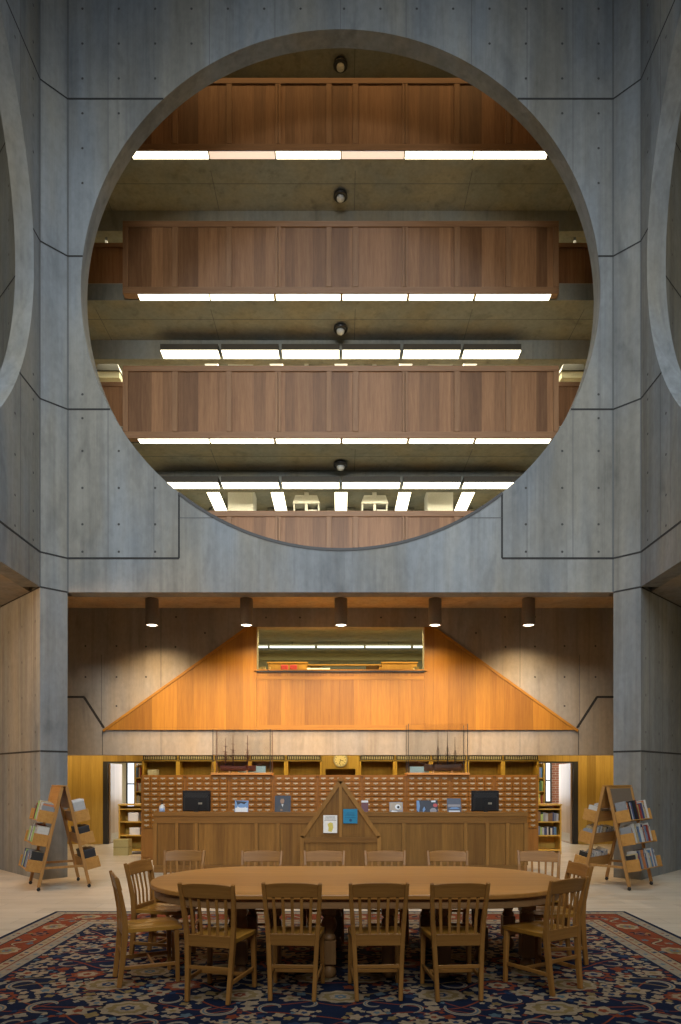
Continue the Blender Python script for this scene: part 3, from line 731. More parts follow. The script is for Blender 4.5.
mb = MB(); mb.box(-.36, .36, 16.8, 16.9, 0, 1.89); part('niche_back', mb, M['shelf_in'], t)
yc = 16.46; zc = wz(760, yc)
t = thing('wall_clock', 'round cream wall clock half hidden under the concrete band', 'clock', (0, yc, zc))
mb = MB(); mb.lathe([(.17,0),(.172,.02),(.16,.04),(.15,.03)], (0,16.479,zc), 32, 0, 'y'); 
mb = MB()
for q in range(48):
    a0, a1 = 2*PI*q/48, 2*PI*(q+1)/48
    P = [(r*math.cos(a), r*math.sin(a)) for r, a in ((.146,a0),(.146,a1),(.172,a1),(.172,a0))]
    mb.prism([(x, z+zc) for x, z in P], 'y', 16.43, 16.478)
part('rim', mb, M['metal'], t)
mb = MB(); mb.prism([(.148*math.cos(2*PI*q/48), zc+.148*math.sin(2*PI*q/48)) for q in range(48)], 'y', 16.45, 16.478); part('dial', mb, M['clockface'], t)
mb = MB()
for q in range(12):
    a = 2*PI*q/12; mb.mbox(Matrix.Translation((.122*math.sin(a),16.448,zc+.122*math.cos(a))) @ Matrix.Rotation(a,4,'Y'), -.005,.005,-.001,.001,-.014,.014)
part('hour_marks', mb, M['black'], t)
for ln, a in ((.075, 1.9), (.11, 3.4)):
    mb = MB(); mb.mbox(Matrix.Translation((0,16.445 if ln < .1 else 16.442,zc)) @ Matrix.Rotation(a,4,'Y'), -.006,.006,-.001,.001,-.015,ln); part('hand', mb, M['black'], t)
for k, (px, py, w, h, m) in enumerate(((152.5,774,.21,.13,'paper'),)):
    mb = MB(); x = wx(px,16.6); mb.box(x-w/2, x+w/2, 16.56, 16.8, 1.751, 1.751+h); solo('paper_box', mb, M[m], 'small white box in the leftmost open shelf bay', 'box', loc=(x,16.68,1.751))

# ------------------------------------------------------------------ card catalogue: nine units of fifty drawers
YK = 13.9; u0 = wx(141, YK); u1 = wx(538.5, YK); uw = (u1-u0)/9; zk = wz(775, YK); zbk = .02
rowz = [zk-(p-775)*YK/F for p in (778.6,783.7,788.8,794,799.2,804.8,810.2,815.3,820.4,825.5)]
def catalogue(k):
    a = u0+k*uw; rt = thing('card_catalogue', 'oak card catalogue cabinet of small labelled drawers, %s of nine from the left' % ordn[k], 'cabinet', (a+uw/2, YK, 0), 0, 'card catalogue cabinets')
    mb = MB(); mb.box(a+.002, a+uw-.002, YK+.02, YK+.5, .0, zk-.03)
    mb.box(a+.002, a+.028, YK+.004, YK+.021, 0, zk-.03); mb.box(a+uw-.028, a+uw-.002, YK+.004, YK+.021, 0, zk-.03)
    mb.box(a+.028, a+uw-.028, YK+.004, YK+.021, .06, rowz[-1]-.06)
    part('carcass', mb, M['catbody'], rt)
    mb = MB(); mb.box(a+.001, a+uw-.001, YK-.012, YK+.51, zk-.03, zk); part('top', mb, M['cat'], rt)
    proto = None
    pw = (uw-.064)/5
    for r, z in enumerate(rowz):
        for c in range(5):
            x = a+.032+pw*(c+.5)
            if proto is None:
                mb = MB(); mb.box(-pw/2+.004, pw/2-.004, -.012, .02, -.045, .045); d = mb.build('drawer', M['cat']); 
                mb = MB(); mb.box(-.047, .047, -.0165, -.0121, -.004, .020, 0); mb.box(-.041, .041, -.0172, -.0164, .000, .016, 1)
                mb.prism([(-.0165,-.004),(-.034,-.004),(-.030,-.022),(-.0165,-.010)], 'x', -.014, .014, 0)
                h = mb.build('label_holder', [M['metal'], M['card']]); h['label'] = 'nickel label holder with pull'; h.parent = d; proto = (d, h)
            else:
                d = proto[0].copy(); COL.objects.link(d); h = proto[1].copy(); COL.objects.link(h); h.parent = d
            d.parent = rt; d.location = (x-(a+uw/2), 0, z)
for k in range(9): catalogue(k)

# ------------------------------------------------------------------ ship models in glass cases on the catalogue
M['hull'] = plain('dark_hull', (.030,.018,.014), .5); M['hull2'] = plain('oxblood_hull', (.06,.016,.012), .5)
M['sail'] = plain('pale_deck', (.30,.20,.10), .6); M['seablue'] = plain('blue_card', (.16,.30,.40), .6); M['casebase'] = wood('case_base_oak', (.40,.19,.06), (.55,.28,.10), 'x', 0, .3)
M['edge'] = plain('black_case_edge', (.02,.018,.017), .4); M['edge2'] = plain('brown_case_edge', (.12,.055,.035), .4)
def case(px0, px1, ytop, name, label, glassl):
    y0, y1 = 13.875, 14.33; x0, x1 = wx(px0, y0), wx(px1, y0); z0 = zk+.001; z1 = wz(ytop, y0)
    t = thing('glass_case', label, 'display case', ((x0+x1)/2, (y0+y1)/2, z0))
    mb = MB(); mb.box(x0-.03, x1+.03, y0-.035, y1+.02, z0, z0+.045); part('base', mb, M['casebase'], t, bevel=.004)
    zz = z0+.046
    for (a, b, c, d) in ((x0+.013,x1-.013,y0,y0+.004),(x0+.013,x1-.013,y1-.004,y1),(x0,x0+.004,y0+.013,y1-.013),(x1-.004,x1,y0+.013,y1-.013)):
        mb = MB(); mb.box(a, b, c, d, zz, z1-.004); part('glass_pane', mb, M['glass'], t)
    mb = MB(); mb.box(x0, x1, y0, y1, z1-.004, z1); part('glass_top', mb, M['glass'], t)
    for i, x in enumerate((x0, x1-.013)):
        for j, y in enumerate((y0, y1-.013)):
            mb = MB(); mb.box(x, x+.013, y, y+.013, zz, z1-.004); part('corner_strip', mb, M['edge'] if (j == 0) == (name == 'a') or j == 0 else M['edge2'], t)
    return x0, x1, zz
def ship(label, xa, xb, zt, masts, bow, hullm, z0, grp):
    """three-masted ship model: lofted hull from stern xa to bow xb, masts with yards, bowsprit"""
    y = 14.08; L = xb-xa; t = thing('ship_model', label, 'ship model', ((xa+xb)/2, y, z0), 0, grp)
    mb = MB(); n = 14; prof = []
    V = []; 
    for i in range(n+1):
        s = i/n; hb = .075*math.sin(min(1, .25+s*1.0)*PI*.98)**.6 if s < .75 else .075*(1-((s-.75)/.25)**2)*.98+.001
        sheer = .02*(2*s-1)**2
        x = xa+L*s
        for a, b in ((-1,1),(-.92,.5),(-.55,.12),(0,0),(.55,.12),(.92,.5),(1,1)):
            V.append((x, y+a*hb, z0+.035+b*(zt+sheer)))
    Fs = [(i*7+j, i*7+j+1, (i+1)*7+j+1, (i+1)*7+j) for i in range(n) for j in range(6)] + [(i*7, (i+1)*7, (i+1)*7+6, i*7+6) for i in range(n)]
    Fs += [tuple(range(7)), tuple(range(n*7, n*7+7))]
    mb.add(V, Fs, 0, False); part('hull', mb, hullm, t)
    mb = MB()
    for s in (.25, .75): x = xa+L*s; mb.box(x-.015, x+.015, y-.05, y+.05, z0, z0+.045)
    part('cradle', mb, M['sail'], t)
    for x, zm in masts:
        mb = MB(); mb.tube([(x, y, z0+.05), (x, y, zm*.6+z0*.4), (x, y, zm)], [.011,.009,.004], 6)
        m = part('mast', mb, hullm, t)
        mb = MB()
        for q, w in ((.42,.16),(.6,.13),(.76,.09)):
            zq = z0+(zm-z0)*q; mb.tube([(x-w*.25, y-w*.9, zq), (x+w*.25, y+w*.9, zq)], .005, 5)
        part('yard', mb, hullm, m)
        mb = MB()
        for e in (-1, 1):
            for f in (-.09, -.03, .03, .09): mb.tube([(x+f, y+e*.07, z0+zt+.03), (x, y, z0+(zm-z0)*.66)], .0018, 4)
        part('shroud', mb, hullm, m)
    mb = MB(); mb.tube(bow, [.010,.004], 6); part('bowsprit', mb, hullm, t)
x0, x1, zz = case(212.5, 270.5, 729, 'a', 'glass display case with a small dark ship on the left part of the catalogue', 0)
W = lambda px: wx(px, 14.08)
ship('dark red-brown three-masted ship model in the left glass case', W(221), W(256), .10, [(W(225.5), wz(738,14.08)), (W(233), wz(735,14.08)), (W(247.5), wz(735,14.08))], [(W(254), 14.08, zz+.13), (W(265), 14.08, zz+.22)], M['hull2'], zz, None)
mb = MB(); mb.box(W(237), W(265), 14.20, 14.21, zz, zz+.14); solo('backing_card', mb, M['seablue'], 'pale blue backing card low inside the left glass case', 'card', loc=(W(251), 14.2, zz))
x0, x1, zz = case(408, 468, 723.5, 'b', 'taller glass display case with a black ship on the right part of the catalogue', 0)
ship('black three-masted ship model with long bowsprit in the right glass case', W(461), W(424), .13, [(W(438), wz(731,14.08)), (W(447.5), wz(730,14.08)), (W(455), wz(737,14.08))], [(W(427), 14.08, zz+.15), (W(411), 14.08, zz+.29)], M['hull'], zz, None)
mb = MB(); mb.box(W(410.5), W(430), 14.20, 14.21, zz, zz+.13); solo('backing_card', mb, M['seablue'], 'pale blue backing card low inside the right glass case', 'card', loc=(W(420), 14.2, zz))

# ------------------------------------------------------------------ circulation desk
YD = 12.0; zd1 = wz(812, YD)
t = thing('circulation_desk', 'long oak panelled circulation desk in front of the card catalogue', 'desk', (0, YD, 0))
dx0, dx1 = wx(153, YD), wx(528, YD)
mb = MB(); mb.box(dx0, dx1, YD+.031, YD+.72, zd1-.08, zd1-.04); part('desk_top', mb, M['desk_x'], t, bevel=.005)
mb = MB(); mb.box(dx0, dx1, YD, YD+.03, zd1-.08, zd1); part('front_lip', mb, M['desk_x'], t, bevel=.004)
st = [154.6, 176.5, 196, 256, 278, 404, 466, 487.5, 508, 526.4]
mb = MB(); mb.box(dx0+.02, dx1-.02, YD+.045, YD+.10, .02, zd1-.081); part('back_board', mb, M['desk'], t)
mb = MB(); mb.box(dx0+.01, dx1-.01, YD+.015, YD+.045, zd1-.20, zd1-.081); mb.box(dx0+.01, dx1-.01, YD+.015, YD+.045, .0, .13); part('rail', mb, M['desk_x'], t)
for px in st:
    x = wx(px, YD); w = .03 if px not in (154.6, 526.4) else .035
    mb = MB(); mb.box(x-w, x+w, YD+.012, YD+.044, .131, zd1-.201); part('stile', mb, M['desk_z'], t)
for a, b in zip(st[:-1], st[1:]):
    mb = MB(); mb.box(wx(a,YD)+.037, wx(b,YD)-.037, YD+.03, YD+.0445, .132, zd1-.202); part('panel', mb, M['desk'], t)
for x in (dx0+.01, dx1-.05):
    mb = MB(); mb.box(x, x+.04, YD+.101, YD+.70, 0, zd1-.081); part('end_panel', mb, M['desk'], t)

# gabled index stand before the desk
YG = 11.35; xg = .675; zg0 = wz(836, YG); zg1 = wz(777, YG)
t = thing('gabled_index_stand', 'oak index stand with a pointed gable end at the middle of the desk', 'index stand', (0, YG+.3, 0))
mb = MB(); mb.prism([(-xg+.03,0),(xg-.03,0),(xg-.03,zg0),(0.0,zg1-.05),(-xg+.03,zg0)], 'y', YG+.03, YG+.62); part('body', mb, M['desk'], t)
def gbar(mb, a, b, w, s):
    a = Vector(a); b = Vector(b); d = (b-a).normalized(); n = Vector((-d.y, d.x))*s*w
    mb.prism([a, b, b+n, a+n], 'y', YG, YG+.64)
mb = MB(); gbar(mb, (-xg,zg0), (0,zg1), .07, -1); part('roof_board', mb, M['desk_z'], t)
mb = MB(); gbar(mb, (xg,zg0), (0,zg1), .07, 1); part('roof_board', mb, M['desk_z'], t)
for s in (-1, 1):
    mb = MB(); mb.box(min(s*xg,s*(xg-.065)), max(s*xg,s*(xg-.065)), YG, YG+.64, 0, zg0); part('side_panel', mb, M['desk_z'], t)
mb = MB(); mb.box(-xg+.066, xg-.066, YG+.008, YG+.029, zg0-.11, zg0-.02); part('cross_rail', mb, M['desk_x'], t)
mb = MB(); mb.box(-.025, .025, YG+.006, YG+.0295, zg0-.02, zg1-.12); part('centre_stile', mb, M['desk_z'], t)
mb = MB(); mb.prism([(0,zg1+.012),(.045,zg1-.03),(.03,zg1-.07),(-.03,zg1-.07),(-.045,zg1-.03)], 'y', YG-.012, YG+.66); part('ridge_cap', mb, M['catbody'], t)
def poster(name, label, px0, px1, py0, py1, cols):
    y = YG+.028; x0, x1, z0, z1 = wx(px0,YG), wx(px1,YG), wz(py1,YG), wz(py0,YG)
    t = thing(name, label, 'poster', ((x0+x1)/2, y, z0))
    mb = MB(); mb.box(x0, x1, y-.027, y-.024, z0, z1); part('sheet', mb, cols[0], t)
    return t, x0, x1, z0, z1, y-.0275
t, x0, x1, z0, z1, y = poster('white_notice', 'white printed notice with a yellow picture on the gabled stand', 323.3, 337.2, 815.2, 833, [M['paper']])
M['ink'] = plain('grey_ink', (.30,.29,.29), .7); M['yellowprint'] = plain('yellow_print', (.62,.52,.12), .7); M['darkblue'] = plain('dark_blue_ink', (.008,.07,.17), .6)
mb = MB(); h = z1-z0; w = x1-x0
mb.box(x0+.15*w, x1-.15*w, y-.0008, y-.0002, z1-.12*h, z1-.08*h); mb.box(x0+.06*w, x1-.06*w, y-.0008, y-.0002, z1-.30*h, z1-.27*h)
for q in range(3): mb.box(x0+.12*w, x1-.12*w, y-.0008, y-.0002, z1-(.17+.035*q)*h, z1-(.16+.035*q)*h)
part('printed_lines', mb, M['ink'], t)
mb = MB(); mb.prism([(x0+.35*w,z0+.1*h),(x0+.6*w,z0+.06*h),(x0+.72*w,z0+.3*h),(x0+.68*w,z0+.55*h),(x0+.5*w,z0+.6*h),(x0+.3*w,z0+.5*h),(x0+.38*w,z0+.3*h)], 'y', y-.0009, y-.0002); part('picture', mb, M['yellowprint'], t)
t, x0, x1, z0, z1, y = poster('blue_notice', 'square blue notice with a dark emblem on the gabled stand', 343.2, 357.4, 809, 823.4, [M['blue']])
mb = MB(); w = x1-x0; h = z1-z0; c = (x0+.52*w, z0+.22*h)
mb.prism([(c[0]+.10*w*math.cos(2*PI*q/16), c[1]+.10*h*math.sin(2*PI*q/16)) for q in range(16)], 'y', y-.0009, y-.0002); mb.box(x0+.12*w, x1-.12*w, y-.0008, y-.0002, z0+.40*h, z0+.42*h)
part('emblem', mb, M['darkblue'], t)
mb = MB()
for q, ww in ((.62,.3),(.54,.36),(.72,.25)): mb.box(x0+(.5-ww/1)*w*1 + .0, x0+(.5+ww)*w, y-.0008, y-.0002, z0+q*h, z0+(q+.018)*h)
part('printed_lines', mb, M['darkblue'], t)

# things on the desk
zd1 -= .0395
M['shell'] = plain('charcoal_shell', (.03,.03,.031), .3)
def monitor(px0, px1, label):
    y = YD+.42; x0, x1 = wx(px0,y), wx(px1,y); x = (x0+x1)/2; zt = wz(790.5,y); t = thing('monitor', label, 'monitor', (x, y, zd1), 0, 'monitors on the circulation desk')
    zb = zd1+.03
    mb = MB(); mb.box(x0, x1, y, y+.03, zb, zt); part('screen', mb, M['black'], t, bevel=.006)
    mb = MB(); mb.prism([(x0+.02,zt-.04),(x1-.02,zt-.04),(x1-.05,zt-.10),(x0+.05,zt-.10)], 'y', y-.012, y-.001); mb.box(x0+.03, x1-.03, y-.03, y-.0005, zb+.02, zt-.101); part('rear_shell', mb, [M['shell']], t)
    mb = MB(); mb.box(x0+.055, x1-.055, y-.04, y-.0305, zb+.04, zt-.13); mb.box(x0+.26*(x1-x0)*2-.01, x0+.26*(x1-x0)*2+.10, y-.044, y-.0401, zb+.13, zb+.165, 1); part('rear_cover', mb, [M['black'], M['metal']], t)
    mb = MB(); mb.box(x-.04, x+.04, y-.055, y-.041, zd1+.012, zt-.16); part('stand', mb, M['black'], t)
    mb = MB(); mb.box(x-.12, x+.12, y-.12, y+.10, zd1+.001, zd1+.012); part('stand_base', mb, M['black'], t)
monitor(182.5, 210.5, 'black monitor seen from behind on the left half of the desk')
monitor(471.5, 499, 'black monitor seen from behind on the right half of the desk')
x = wx(162, YD+.15); y = YD+.15; t = thing('sanitizer_bottle', 'clear pump bottle with a blue label at the left end of the desk', 'bottle', (x, y, zd1))
M['clear'] = plain('cloudy_plastic', (.55,.58,.60), .25); M['labelblue'] = plain('pale_blue_label', (.30,.42,.66), .5)
mb = MB(); mb.lathe([(.046,.001),(.05,.01),(.05,.125),(.035,.15),(.02,.158),(.02,.17)], (x,y,zd1), 20); part('body', mb, M['clear'], t)
mb = MB(); mb.lathe([(.0508,.025),(.0508,.10)], (x,y,zd1), 20); part('label_band', mb, M['labelblue'], t)
mb = MB(); mb.lathe([(.022,.1705),(.022,.19),(.008,.192),(.008,.225),(.016,.227),(.016,.24)], (x,y,zd1), 14); mb.box(x-.055, x+.01, y-.009, y+.009, zd1+.228, zd1+.241); part('pump', mb, M['black'], t)

def display_book(name, label, px0, px1, py0, cov, y=YD+.10, cat='book'):
    x0, x1 = wx(px0,y), wx(px1,y); x = (x0+x1)/2; w = x1-x0; h = (wz(py0,y)-zd1)*1.03
    t = thing(name, label, cat, (x, y, zd1), 0, None, False)
    Tm = Matrix.Translation((0,0,.0068)) @ Matrix.Rotation(math.radians(-14), 4, 'X')
    mb = MB(); mb.mbox(Tm, -w/2, w/2, 0, .003, 0, h, 0); mb.mbox(Tm, -w/2+.004, w/2-.004, .003, .018, .004, h-.004, 1); mb.mbox(Tm, -w/2, w/2, .018, .021, 0, h, 0)
    part('body', mb, [cov[0], M['paper']], t)
    mb = MB()
    for i, (m, poly) in enumerate(cov[1]):
        k = len(poly); e = -.0006-.0006*i
        mb.add([Tm @ Vector(((q[0]-.5)*w, e, q[1]*h)) for q in poly] + [Tm @ Vector(((q[0]-.5)*w, -.0001-.0006*max(0,i-1), q[1]*h)) for q in poly], [tuple(range(k))] + [(j, (j+1)%k, k+(j+1)%k, k+j) for j in range(k)], i)
    part('cover_picture', mb, [m for m, _ in cov[1]], t)
    mb = MB(); mb.bar([(0, h*.25+.03, .004), (0, h*.2, h*.62)], (.04, .004), (1,0,0)); mb.bar([(0,.03,.003),(0,h*.25+.03,.003)], (.04,.004), (1,0,0)); part('easel_leg', mb, M['clear'], t)
    return t
def ell(cx, cy, a, b, n=18): return [(cx+a*math.cos(2*PI*q/n), cy+b*math.sin(2*PI*q/n)) for q in range(n)]
rect = lambda x0, y0, x1, y1: [(x0,y0),(x1,y0),(x1,y1),(x0,y1)]
C = lambda n, c: plain('print_'+n, c, .5)
c_nav = C('navy', (.007,.012,.030)); c_sky = C('sky', (.13,.26,.50)); c_pale = C('pale', (.66,.72,.80)); c_skin = C('skin', (.26,.15,.09)); c_dk = C('dark', (.02,.02,.025)); c_gr = C('grey', (.26,.25,.27)); c_tn = C('tan', (.42,.34,.26)); c_mar = C('maroon', (.10,.008,.02)); c_slate = C('slate', (.07,.085,.13)); c_rd = C('red', (.50,.06,.06)); c_wht = C('white', (.72,.74,.76))
display_book('leaflet_holder', 'pale blue and white picture leaflet standing on the left half of the desk', 234.5, 248, 801, (c_sky, [(c_pale, rect(.04,.03,.96,.45)), (c_wht, [(.1,.05),(.9,.1),(.8,.5),(.5,.38),(.2,.55)]), (c_nav, [(.08,.97),(.92,.9),(.7,.72),(.45,.8),(.2,.66)])]), cat='leaflet')
display_book('portrait_book', 'dark book with a half-length portrait cover standing left of the gabled stand', 274.5, 290.5, 796, (c_nav, [(c_dk, [(.12,.0),(.88,.0),(.80,.42),(.6,.55),(.42,.55),(.22,.42)]), (c_skin, ell(.47,.70,.13,.16)), (c_dk, [(.33,.74),(.36,.88),(.47,.92),(.58,.88),(.61,.74),(.54,.82),(.40,.82)]), (c_wht, [(.42,.52),(.54,.52),(.50,.36)]), (c_skin, ell(.42,.2,.08,.05))]))
display_book('maroon_box', 'small maroon box with a pale lid just right of the gable', 361.5, 368.3, 801, (c_mar, [(c_wht, rect(.0,.85,1,1))]), cat='box')
display_book('grey_picture_book', 'light grey picture book standing right of the gabled stand', 389.5, 403, 802.5, (c_gr, [(c_tn, rect(.05,.3,.95,.95)), (c_wht, ell(.62,.58,.2,.22)), (c_dk, ell(.66,.55,.10,.12)), (c_wht, [(.05,.02),(.5,.06),(.6,.2),(.2,.28)])]))
display_book('blue_scene_book', 'wide blue and black picture book standing on the right half of the desk', 416.8, 438, 800.8, (c_nav, [(c_sky, [(.0,.3),(.1,.0),(.16,.6),(.12,.98),(.0,.98)]), (c_sky, [(.3,.05),(.42,.3),(.36,.55),(.28,.3)]), (c_gr, ell(.78,.22,.16,.2)), (c_rd, ell(.88,.62,.10,.14)), (c_pale, rect(.7,.86,.9,.98))]))
display_book('slate_book', 'upright slate blue book beside the right monitor', 447.5, 461.5, 798.8, (c_slate, [(c_gr, rect(.05,.45,.95,.6)), (c_pale, rect(.1,.05,.9,.2)), (c_sky, [(.1,.3),(.9,.3),(.7,.42),(.3,.4)])]))

# ------------------------------------------------------------------ A-frame book racks
M['felt'] = plain('felt_board', (.17,.125,.085), .9)
def build_rack(loc, rz, label, board=False):
    t = thing('book_rack', label, 'book rack', loc, rz, None, False)
    Hh = 1.53; fx = .355; tx = .03; ly = .40
    def X(z): return tx+(fx-tx)*(Hh-z)/Hh
    for s in (-1, 1):
        for e in (-1, 1):
            mb = MB(); mb.bar([(s*fx, e*ly, .055), (s*X(Hh-.01), e*ly, Hh-.01)], (.032, .045), (0,1,0)); lg = part('leg', mb, M['rack'], t, bevel=.003)
            mb = MB(); mb.lathe([(.006,-.016),(.024,-.014),(.027,0),(.024,.014),(.006,.016)], (s*fx, e*ly, .0275), 14, 0, 'y'); mb.box(s*fx-.012, s*fx+.012, e*ly-.02, e*ly+.02, .045, .06); part('caster', mb, M['black'], lg)
    for s in (-1, 1):
        mb = MB(); z0, z1 = 1.20, Hh
        mb.bar([(s*(X(z0)-.0), 0, z0), (s*(X(z1)-.0), 0, z1)], (2*ly-.036, .014), (0,1,0)); part('header_panel', mb, M['rack_y'], t)
        if board and s < 0:
            mb = MB(); mb.bar([(s*(X(1.22)+.010), 0, 1.22), (s*(X(1.50)+.010), 0, 1.50)], (2*ly-.10, .006), (0,1,0)); part('felt_board', mb, M['felt'], t, 'grey-brown felt board')
        mb = MB(); mb.bar([(s*(X(1.42)+.004), 0, 1.42), (s*(X(Hh)+.004), 0, Hh)], (2*ly+.03, .03), (0,1,0)) if False else mb.box(min(s*.002,s*.045), max(s*.002,s*.045), -ly-.016, ly+.016, Hh+.001, Hh+.02); part('ridge_cap', mb, M['rack_y'], t)
    for e in (-1, 1):
        mb = MB(); mb.bar([(-X(.33)+.02, e*(ly-.03), .33), (X(.33)-.02, e*(ly-.03), .33)], (.02, .035), (0,1,0)); part('crossbar', mb, M['rack'], t)
    trays = []
    ti = math.radians(13); D = .20
    for s in (-1, 1):
        for z0 in (1.00, .66, .28):
            xb = X(z0)+.026
            ox = Vector((s*math.cos(ti), 0, math.sin(ti))); up = Vector((-s*math.sin(ti), 0, math.cos(ti))); b = Vector((s*xb, 0, z0))
            Mx = Matrix(((ox.x,0,up.x,b.x),(0,1,0,0),(ox.z,0,up.z,b.z),(0,0,0,1)))
            Lh = ly-.02
            mb = MB(); mb.mbox(Mx, 0, D, -Lh, Lh, -.012, 0); mb.mbox(Mx, 0, .012, -Lh, Lh, .0, .15); sh = part('tray', mb, M['rack_y'], t)
            for e in (-1, 1):
                mb = MB(); y0, y1 = sorted((e*(Lh+.001), e*(Lh+.017))); mb.mbox(Mx, -.005, D+.01, y0, y1, -.02, .155); part('end_panel', mb, M['rack_y'], sh, bevel=.003)
            trays.append((s, z0, Mx, Lh))
    return t, trays
def fill_rack(t, trays, side, R_):
    W = t.matrix_basis.copy() if False else Matrix.Translation(t.location) @ Matrix.Rotation(t.rotation_euler.z, 4, 'Z')
    shelf = {1.00: 'top', .66: 'middle', .28: 'bottom'}
    for s, z0, Mx, Lh in trays:
        outer = (side == 'left' and s > 0) or (side == 'right' and s < 0)
        # near end of the tray = +y for the left rack (+y points to the camera), also +y for the right one
        if side == 'left' and not outer:
            cfg = {1.00: [('box', .30, .17, .31, (.42,.42,.42), 'grey')], .66: [('box', .34, .16, .25, (.02,.02,.022), 'black'), ('box', .22, .14, .24, (.03,.03,.03), 'black')], .28: [('box', .30, .17, .28, (.02,.02,.024), 'black'), ('box', .26, .15, .26, (.035,.03,.03), 'black')]}[z0]
            y = Lh-.004
            for k, (_, w, d, h, c, cn) in enumerate(cfg):
                mb = MB(); mb.box(0, d, -w, 0, 0, h); mb.box(-.002, d+.002, -w-.002, .002, h-.03, h+.002, 1)
                m1 = plain('case_'+cn, c, .5); m2 = plain('case_lid_'+cn, tuple(q*1.5 for q in c), .5)
                o = mb.build('media_case', [m1, m2], bevel=.004)
                o.matrix_world = W @ Mx @ Matrix.Translation((.016, y, .001)); y -= w+.006
                tag(o, '%s storage box, %s inner tray of left rack, %s from near end' % (cn, shelf[z0], ordn[k]), 'box', 'storage boxes on the left rack')
            continue
        n = R_.choice((9, 10, 11)); y = Lh-.006; k = 0
        cols = [0,2,3,4,6,8,8,9,10,13,1,12,11] if outer else [0,4,6,8,10,6,3,13]
        while k < 24:
            w = R_.uniform(.018, .046) if outer else R_.uniform(.026,.05); h = R_.uniform(.215,.295); d = R_.uniform(.13,.165)
            if not outer: h *= .85
            if y-w < -Lh+.006: break
            if R_.random() < .12 and k > 1: y -= .04
            if y-w < -Lh+.006: break
            ci = R_.choice(cols) if k else R_.choice((4,8,10)); mb = book_mb(w, d, h)
            if outer and R_.random() < .7: mb.box(d+.001, d+.0016, w*.2, w*.8, h*.62, h*.82, 2)
            o = mb.build('book', [BM[ci], M['paper'], BM[R_.choice((0,1,2,4,8,12))]])
            o.matrix_world = W @ Mx @ Matrix.Translation((.016, y-w, .001))
            tag(o, '%s book, %s from near end, %s %s tray, %s rack' % (pname[ci], ordn[k], shelf[z0], 'outer' if outer else 'inner', side), 'book', 'books on the %s A-frame rack' % side)
            y -= w+.0025; k += 1
rl_, tr = build_rack((-4.33, 10.52, 0), math.radians(-148), 'oak A-frame book rack on casters before the left concrete pier'); fill_rack(rl_, tr, 'left', random.Random(3))
rr_, tr = build_rack((4.29, 10.58, 0), math.radians(134), 'oak A-frame book rack on casters before the right concrete pier', True); fill_rack(rr_, tr, 'right', random.Random(11))

# ------------------------------------------------------------------ table
TX, TY, TA, TR = .145, 6.11, 1.815, .88; RUG = .0142
def stadium(r, n=40):
    h = TA-TR; P = []
    for i in range(n+1): a = -PI/2+PI*i/n; P.append((TX+h+r*math.cos(a), TY+r*math.sin(a)))
    for i in range(n+1): a = PI/2+PI*i/n; P.append((TX-h+r*math.cos(a), TY+r*math.sin(a)))
    return P
t = thing('conference_table', 'long oval oak conference table on turned legs in the middle of the rug', 'table', (TX, TY, RUG))
mb = MB(); mb.prism(stadium(TR), 'z', .712, .75); part('table_top', mb, M['table'], t, bevel=.008, seg=2)
mb = MB(); mb.prism(stadium(TR-.035), 'z', .635, .711); part('apron', mb, M['table_ap'], t, bevel=.003)
prof = [(.02,.0),(.045,.004),(.058,.03),(.06,.05),(.05,.085),(.03,.10),(.03,.115)]
mid = [(.050,.31),(.058,.325),(.048,.345),(.040,.36),(.050,.385),(.062,.42),(.064,.45),(.055,.475),(.042,.49),(.058,.505),(.05,.515)]
for (x, y) in [(wx(p, 5.60), 5.60) for p in (240, 274, 329, 389, 443)] + [(wx(527,5.81), 5.81)] + [(wx(p, 6.59), 6.59) for p in (251, 336, 426, 508)] + [(-.95, 6.1), (1.25, 6.1)]:
    mb = MB(); z = RUG
    mb.lathe([(r, q+z) for r, q in prof], (x,y,0), 18); mb.box(x-.058, x+.058, y-.058, y+.058, .115+z, .31+z)
    mb.lathe([(r, q+z) for r, q in mid], (x,y,0), 18); mb.box(x-.062, x+.062, y-.062, y+.062, .515+z, .634)
    part('leg', mb, M['table_z'], t, bevel=.004)

